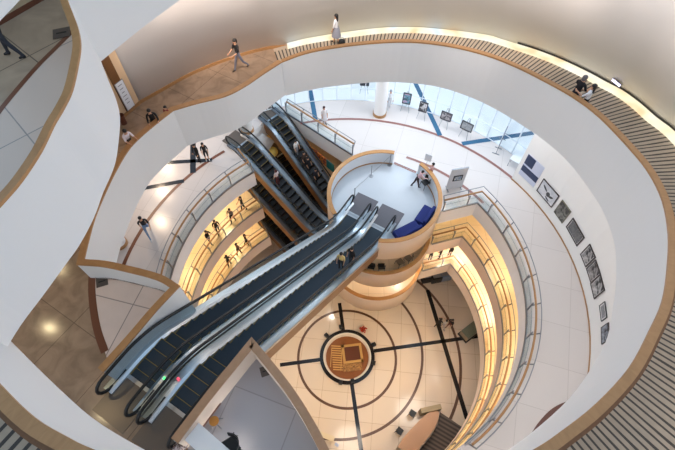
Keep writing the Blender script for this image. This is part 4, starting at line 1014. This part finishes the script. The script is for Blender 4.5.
# ---------------------------------------------------------------- reception desk
A = catmull([PZ(u, v, 1.05) for u, v in [(397.5,447),(404,437),(414,426),(426,414.5),(435,409.5)]], 4)
if len(A):
    c = sum(A, Vector((0, 0, 0)))/len(A); o = Vector((c.x, c.y, 0))
    t = thing('reception_desk', 'curved reception desk with a tan top and slatted dark back on the ground floor', 'desk', o)
    I = catmull([PZ(u, v, 1.05) for u, v in [(414,456),(421,446),(430,435),(437,423),(439.5,412)]], 4)
    rel = lambda L, z: [Vector((p.x-o.x, p.y-o.y, z)) for p in L]
    g = G(); g.strip(rel(A, 1.05), rel(I, 1.05)); g.strip(rel(A, 1.0), rel(I, 1.0)); g.strip(rel(A, 1.05), rel(A, 1.0)); g.strip(rel(I, 1.05), rel(I, 1.0)); g.build('desk_top', mat('tan_laminate', rgb(176, 136, 104), .4), t)
    g = G(); g.strip(rel(A, 1.0), rel(A, 0)); g.strip(rel(I, 1.0), rel(I, 0)); 
    for k in (0, -1): g.add([rel(A, 1.0)[k], rel(A, 0)[k], rel(I, 0)[k], rel(I, 1.)[k]], [(0, 1, 2, 3)])
    g.build('desk_front', mat('grey_white_panel', rgb(190, 180, 166), .5), t)
    end = [PZ(u, v, 1.12) for u, v in [(421,411),(441,406.5)]]; g = G(); dd = end[1]-end[0]; m = (end[0]+end[1])/2; g.box((m.x-o.x, m.y-o.y, .62), (dd.length, .35, 1.2), math.atan2(dd.y, dd.x)); g.build('end_cabinet', mat('olive_panel', rgb(150, 134, 104), .5), t)
    # slatted dark floor platform behind the desk
    Q = [PZ(u, v, .1) for u, v in [(440,412),(468,431),(455,470),(405,470),(421,448),(431,436),(438,424)]]
    g = G(); g.prism([(p.x, p.y) for p in Q], 0, .1); ob = g.build('platform', mat('dark_slat_deck', rgb(84, 70, 60), .6), origin=(Q[0].x, Q[0].y, 0)); tag(ob, 'dark slatted platform behind the curved reception desk', 'platform')
    m = MATS['dark_slat_deck']; nt = m.node_tree; b = nt.nodes['Principled BSDF']; tc = nt.nodes.new('ShaderNodeTexCoord'); mp = nt.nodes.new('ShaderNodeMapping'); mp.inputs['Rotation'].default_value = (0, 0, math.radians(120))
    wv = nt.nodes.new('ShaderNodeTexWave'); wv.inputs['Scale'].default_value = 1.1; rr = nt.nodes.new('ShaderNodeValToRGB'); rr.color_ramp.elements[0].color = rgb(58, 48, 42); rr.color_ramp.elements[1].color = rgb(110, 94, 82)
    nt.links.new(tc.outputs['Object'], mp.inputs['Vector']); nt.links.new(mp.outputs['Vector'], wv.inputs['Vector']); nt.links.new(wv.outputs['Color'], rr.inputs['Fac']); nt.links.new(rr.outputs['Color'], b.inputs['Base Color'])
# ground-floor display table right
p = PZ(469, 333, .0); t = thing('display_case', 'grey glass-topped display case on the ground floor right of the group', 'display case', p, math.radians(35))
g = G(); g.box((0, 0, .45), (1.5, .8, .7)); g.build('cabinet', mat('case_grey', rgb(150, 134, 112), .5), t, bevel=.01); g = G(); g.box((0, 0, .95), (1.5, .8, .3)); g.build('glass_cover', GLASS, t)
g = G(); g.box((0, 0, .05), (1.7, 1.0, .1)); g.build('plinth', BLACK, t)
# small pale stand at the bottom of the ground floor
p = PZ(333, 441, 0); t = thing('leaflet_stand', 'cream leaflet stand on the ground floor near the lower edge', 'stand', p, math.radians(-20))
g = G(); g.box((0, 0, .55), (.1, .1, 1.1)); g.build('post', CREAM, t); g = G(); g.box((-.5, 0, 1.1), (1.2, .35, .06)); g.build('tray', mat('cream_panel', rgb(214, 196, 160), .5), t)
# banner under the straight slab edge
a = P(306, 143, 25.2); b = P(334, 166, 25.2); dx = b-a; t = thing('banner', 'orange and teal patterned banner hanging under the straight slab edge', 'banner', (a+b)/2, math.atan2(dx.y, dx.x))
g = G(); g.box((-dx.length*.13, 0, -.35), (dx.length*.74, .05, .85)); g.build('orange_print', art_mat('orange_print', rgb(224, 150, 50), rgb(120, 40, 30), 2.4, rgb(214, 110, 40)), t)
g = G(); g.box((dx.length*.37, 0, -.35), (dx.length*.26, .05, .85)); g.build('teal_print', mat('teal_print', rgb(30, 108, 104), .6), t)
# things on level four between the small escalators
p = P(272.5, 152, 26.6); t = thing('paper_lantern', 'round yellow lantern in the gap between the two small escalators', 'lantern', p)
g = G(); g.ball((0, 0, 0), .42, 18); g.build('shade', mat('yellow_paper', rgb(226, 206, 110), .7), t, smooth=True); g = G(); g.tube([(0, 0, .4), (0, 0, 2.0)], .01, 5); g.build('cord', BLACK, t)
pa = [P(255, 141, 24.0), P(262, 133, 24.0), P(274, 141, 25.4), P(264, 157, 25.6)]
cc = sum(pa, Vector((0, 0, 0)))/4; g = G(); g.add(pa+[p-Vector((0, 0, .12)) for p in pa], [(0, 1, 2, 3), (4, 5, 6, 7), (0, 1, 5, 4), (1, 2, 6, 5), (2, 3, 7, 6), (3, 0, 4, 7)])
struct(g.build('wall_escalator_gap', mat('grey_gap_panel', rgb(206, 208, 210), .6)))
# dark display blocks on the ground beyond the drum
for (u, v, w, c_, lab) in ((427, 275, .8, BLACK, 'dark display block on the ground floor beyond the drum, nearest it'), (437, 275, .9, BLACK, 'dark display block on the ground floor beyond the drum, middle one'), (446, 273, 1.0, mat('blue_grey_block', rgb(120, 140, 170), .4), 'blue grey display block on the ground floor beyond the drum, farthest right')):
    p = PZ(u, v, 1.0); t = thing('display_block', lab, 'display', (p.x, p.y, 0), .2, 'display blocks beyond the drum')
    g = G(); g.box((0, 0, .5), (w, .7, .9)); g.build('block', c_, t, bevel=.02); g = G(); g.box((0, 0, .98), (w*.8, .5, .04)); g.build('top', mat('block_top', rgb(150, 150, 156), .4), t)
# flyers on the window ledge table
p = P(516, 168, 23.75); t = thing('leaflet_table', 'low white leaflet table at the window end of the curved wall', 'table', p, math.radians(-40))
g = G(); g.box((0, 0, .72), (1.2, .5, .04)); g.build('tabletop', WHITE, t)
for x in (-1, 1): 
    for y in (-1, 1): g = G(); g.box((x*.55, y*.2, .35), (.04, .04, .7)); g.build('leg', STEELD, t)
for i, (x, c_) in enumerate(((-.4, rgb(120, 170, 190)), (-.05, rgb(150, 190, 200)), (.35, rgb(150, 120, 120)))):
    q = Matrix.Rotation(math.radians(-40), 3, 'Z')@Vector((x, .03, .745)); g = G(); g.box((0, 0, .012), (.2, .28, .024)); o = g.build('leaflet_stack', mat('leaflet_%d' % i, c_, .6), origin=(p.x+q.x, p.y+q.y, p.z+q.z)); o.rotation_euler = (0, 0, math.radians(-40+12*i)); tag(o, ('teal leaflet stack at the near end of the leaflet table', 'pale blue leaflet stack in the middle of the leaflet table', 'dull pink leaflet stack at the far end of the leaflet table')[i], 'leaflets', 'leaflet stacks')

# ================================================================== LIGHT
w = bpy.data.worlds.new('sky'); S.world = w; w.use_nodes = True
bg = w.node_tree.nodes['Background']; bg.inputs['Color'].default_value = (.55, .765, 1.0, 1); bg.inputs['Strength'].default_value = .76
_nt = w.node_tree; _g = _nt.nodes.new('ShaderNodeTexCoord'); _s = _nt.nodes.new('ShaderNodeSeparateXYZ'); _r = _nt.nodes.new('ShaderNodeValToRGB')
_r.color_ramp.elements[0].position = .05; _r.color_ramp.elements[0].color = (1.0, 1.0, 1.0, 1); _r.color_ramp.elements[1].position = .55; _r.color_ramp.elements[1].color = (.53, .75, 1.0, 1)
_nt.links.new(_g.outputs['Generated'], _s.inputs[0]); _nt.links.new(_s.outputs['Z'], _r.inputs['Fac']); _nt.links.new(_r.outputs['Color'], bg.inputs['Color'])
def lamp(kind, loc, power, col, size=.2, rot=None, name='lamp', spread=None, blend=.6):
    l = bpy.data.lights.new(name, kind); l.energy = power; l.color = col
    if kind == 'AREA': l.shape = 'DISK'; l.size = size
    elif kind in ('POINT', 'SPOT'): l.shadow_soft_size = size
    if kind == 'SPOT': l.spot_size = spread or 1.6; l.spot_blend = blend
    o = bpy.data.objects.new(name, l); COL.objects.link(o); o.location = loc
    if rot: o.rotation_euler = rot
    return o
WARM = (1, .80, .46); WARM2 = (1, .87, .74)
for z, pw_ in ((L5-1.0, 130), (L4-1.0, 130)):
    for a in (75, 100, 125, 150, -50, -72, -95, 40):
        lamp('SPOT', circ(a, 12.3, AC, z-.1), pw_*1.9, (1, .76, .36), .15, name='gallery_downlight', spread=2.5, blend=.5)
for u, v in ((388, 322), (332, 316), (423, 302), (441, 300), (464, 350)):       # ground-floor downlights
    p = PZ(u, v, 0)/.8385; lamp('SPOT', (p.x, p.y, 7.0), 240, WARM2, .10, name='ground_lamp', spread=2.5, blend=.6)
for a, r_ in ((120, 7), (175, 6), (-120, 6)): lamp('AREA', circ(a, r_, AC, 7.0), 110, WARM2, 2.5, name='ground_fill')  # unseen soft lights added to even out the ground floor
# ceiling spots of levels five and seven
for u, v in ((161, 222), (167, 168), (163, 192)):
    p = PZ(u, v, L5); lamp('SPOT', (p.x/.769, p.y/.769, HC-16.6), 650, (1, .75, .52), .12, name='ceiling_spot', spread=2.2)
for u, v, pw_ in ((106, 414, 110), (58, 268, 110), (50, 328, 110)):
    p = PZ(u, v, L7); lamp('SPOT', (p.x/.688, p.y/.688, HC-8.4), pw_, WARM, .10, name='landing_spot', spread=2.2)
lamp('POINT', (-4.5, 21.3, HC-16.8), 220, (1, .93, .86), .3, name='slab_edge_fill')  # unseen fill added to brighten the straight slab edge
for a, r_ in ((20, 16), (45, 14.5), (-5, 15), (85, 12), (115, 12)): lamp('AREA', circ(a, r_-2.2, AC, HC-16.3 if a < 60 else HC-14.2), 235 if a < 60 else 15, (.86, .93, 1), 2.4, name='level_five_fill')  # unseen bluish fill added to whiten the fifth-level floor
lamp('SPOT', (-7.6, 5.5, HC-8.4), 60, WARM2, .5, name='landing_spot', spread=2.0)
for a in range(-36, 150, 24):
    far = a < 50
    q = circ(a, 6.0, RC, HC-3.0); e = circ(a, 12.5, RC, HC-(9.8 if far else 7.0)); dv = (e-q).normalized()
    lamp('SPOT', q, 4600 if far else 1900, (1, .88, .80), .4, dv.to_track_quat('-Z', 'Y').to_euler(), 'wall_washer', .98 if far else 1.1, .75)
for a, pq in ((75, 100), (110, 100), (160, 420), (200, 420)): lamp('POINT', circ(a, 12.0 if a < 150 else 10.5, AC, HC-15.5), pq, (1, .93, .86), .3, name='well_fill')  # unseen fill points added to brighten the faces around the well
for z in (L5-1.1, L4-1.1):
    for a in (70, 110, 150, -50, -90): lamp('POINT', circ(a, 12.0, AC, z), 110, WARM2, .3, name='slab_face_fill')  # unseen fill points added to light the slab faces opposite
for loc, tgt, pw_, c_ in (((-8.6, 14.0, 8.7), (-7.0, 23.5, 12.0), 800, (1, .86, .78)), ((-8.0, 15.5, 8.7), (-5.0, 24.0, 10.5), 620, (1, .74, .54))):
    q = Vector((loc[0], loc[1], HC-loc[2])); e = Vector((tgt[0], tgt[1], HC-tgt[2])); lamp('SPOT', q, pw_, c_, .2, (e-q).to_track_quat('-Z', 'Y').to_euler(), 'walkway_spot', 1.9, .8)

# ================================================================== CAMERA
cam = bpy.data.cameras.new('camera'); co = bpy.data.objects.new('camera', cam); COL.objects.link(co)
cam.sensor_width = 36; cam.lens = 24; cam.clip_end = 200; cam.clip_start = .05
co.location = (0, 0, HC); co.rotation_euler = (TILT, 0, 0); S.camera = co
S.view_settings.view_transform = 'Standard'; S.view_settings.look = 'None'; S.view_settings.gamma = 1; S.view_settings.use_curve_mapping = False
S.view_settings.exposure = 0.3
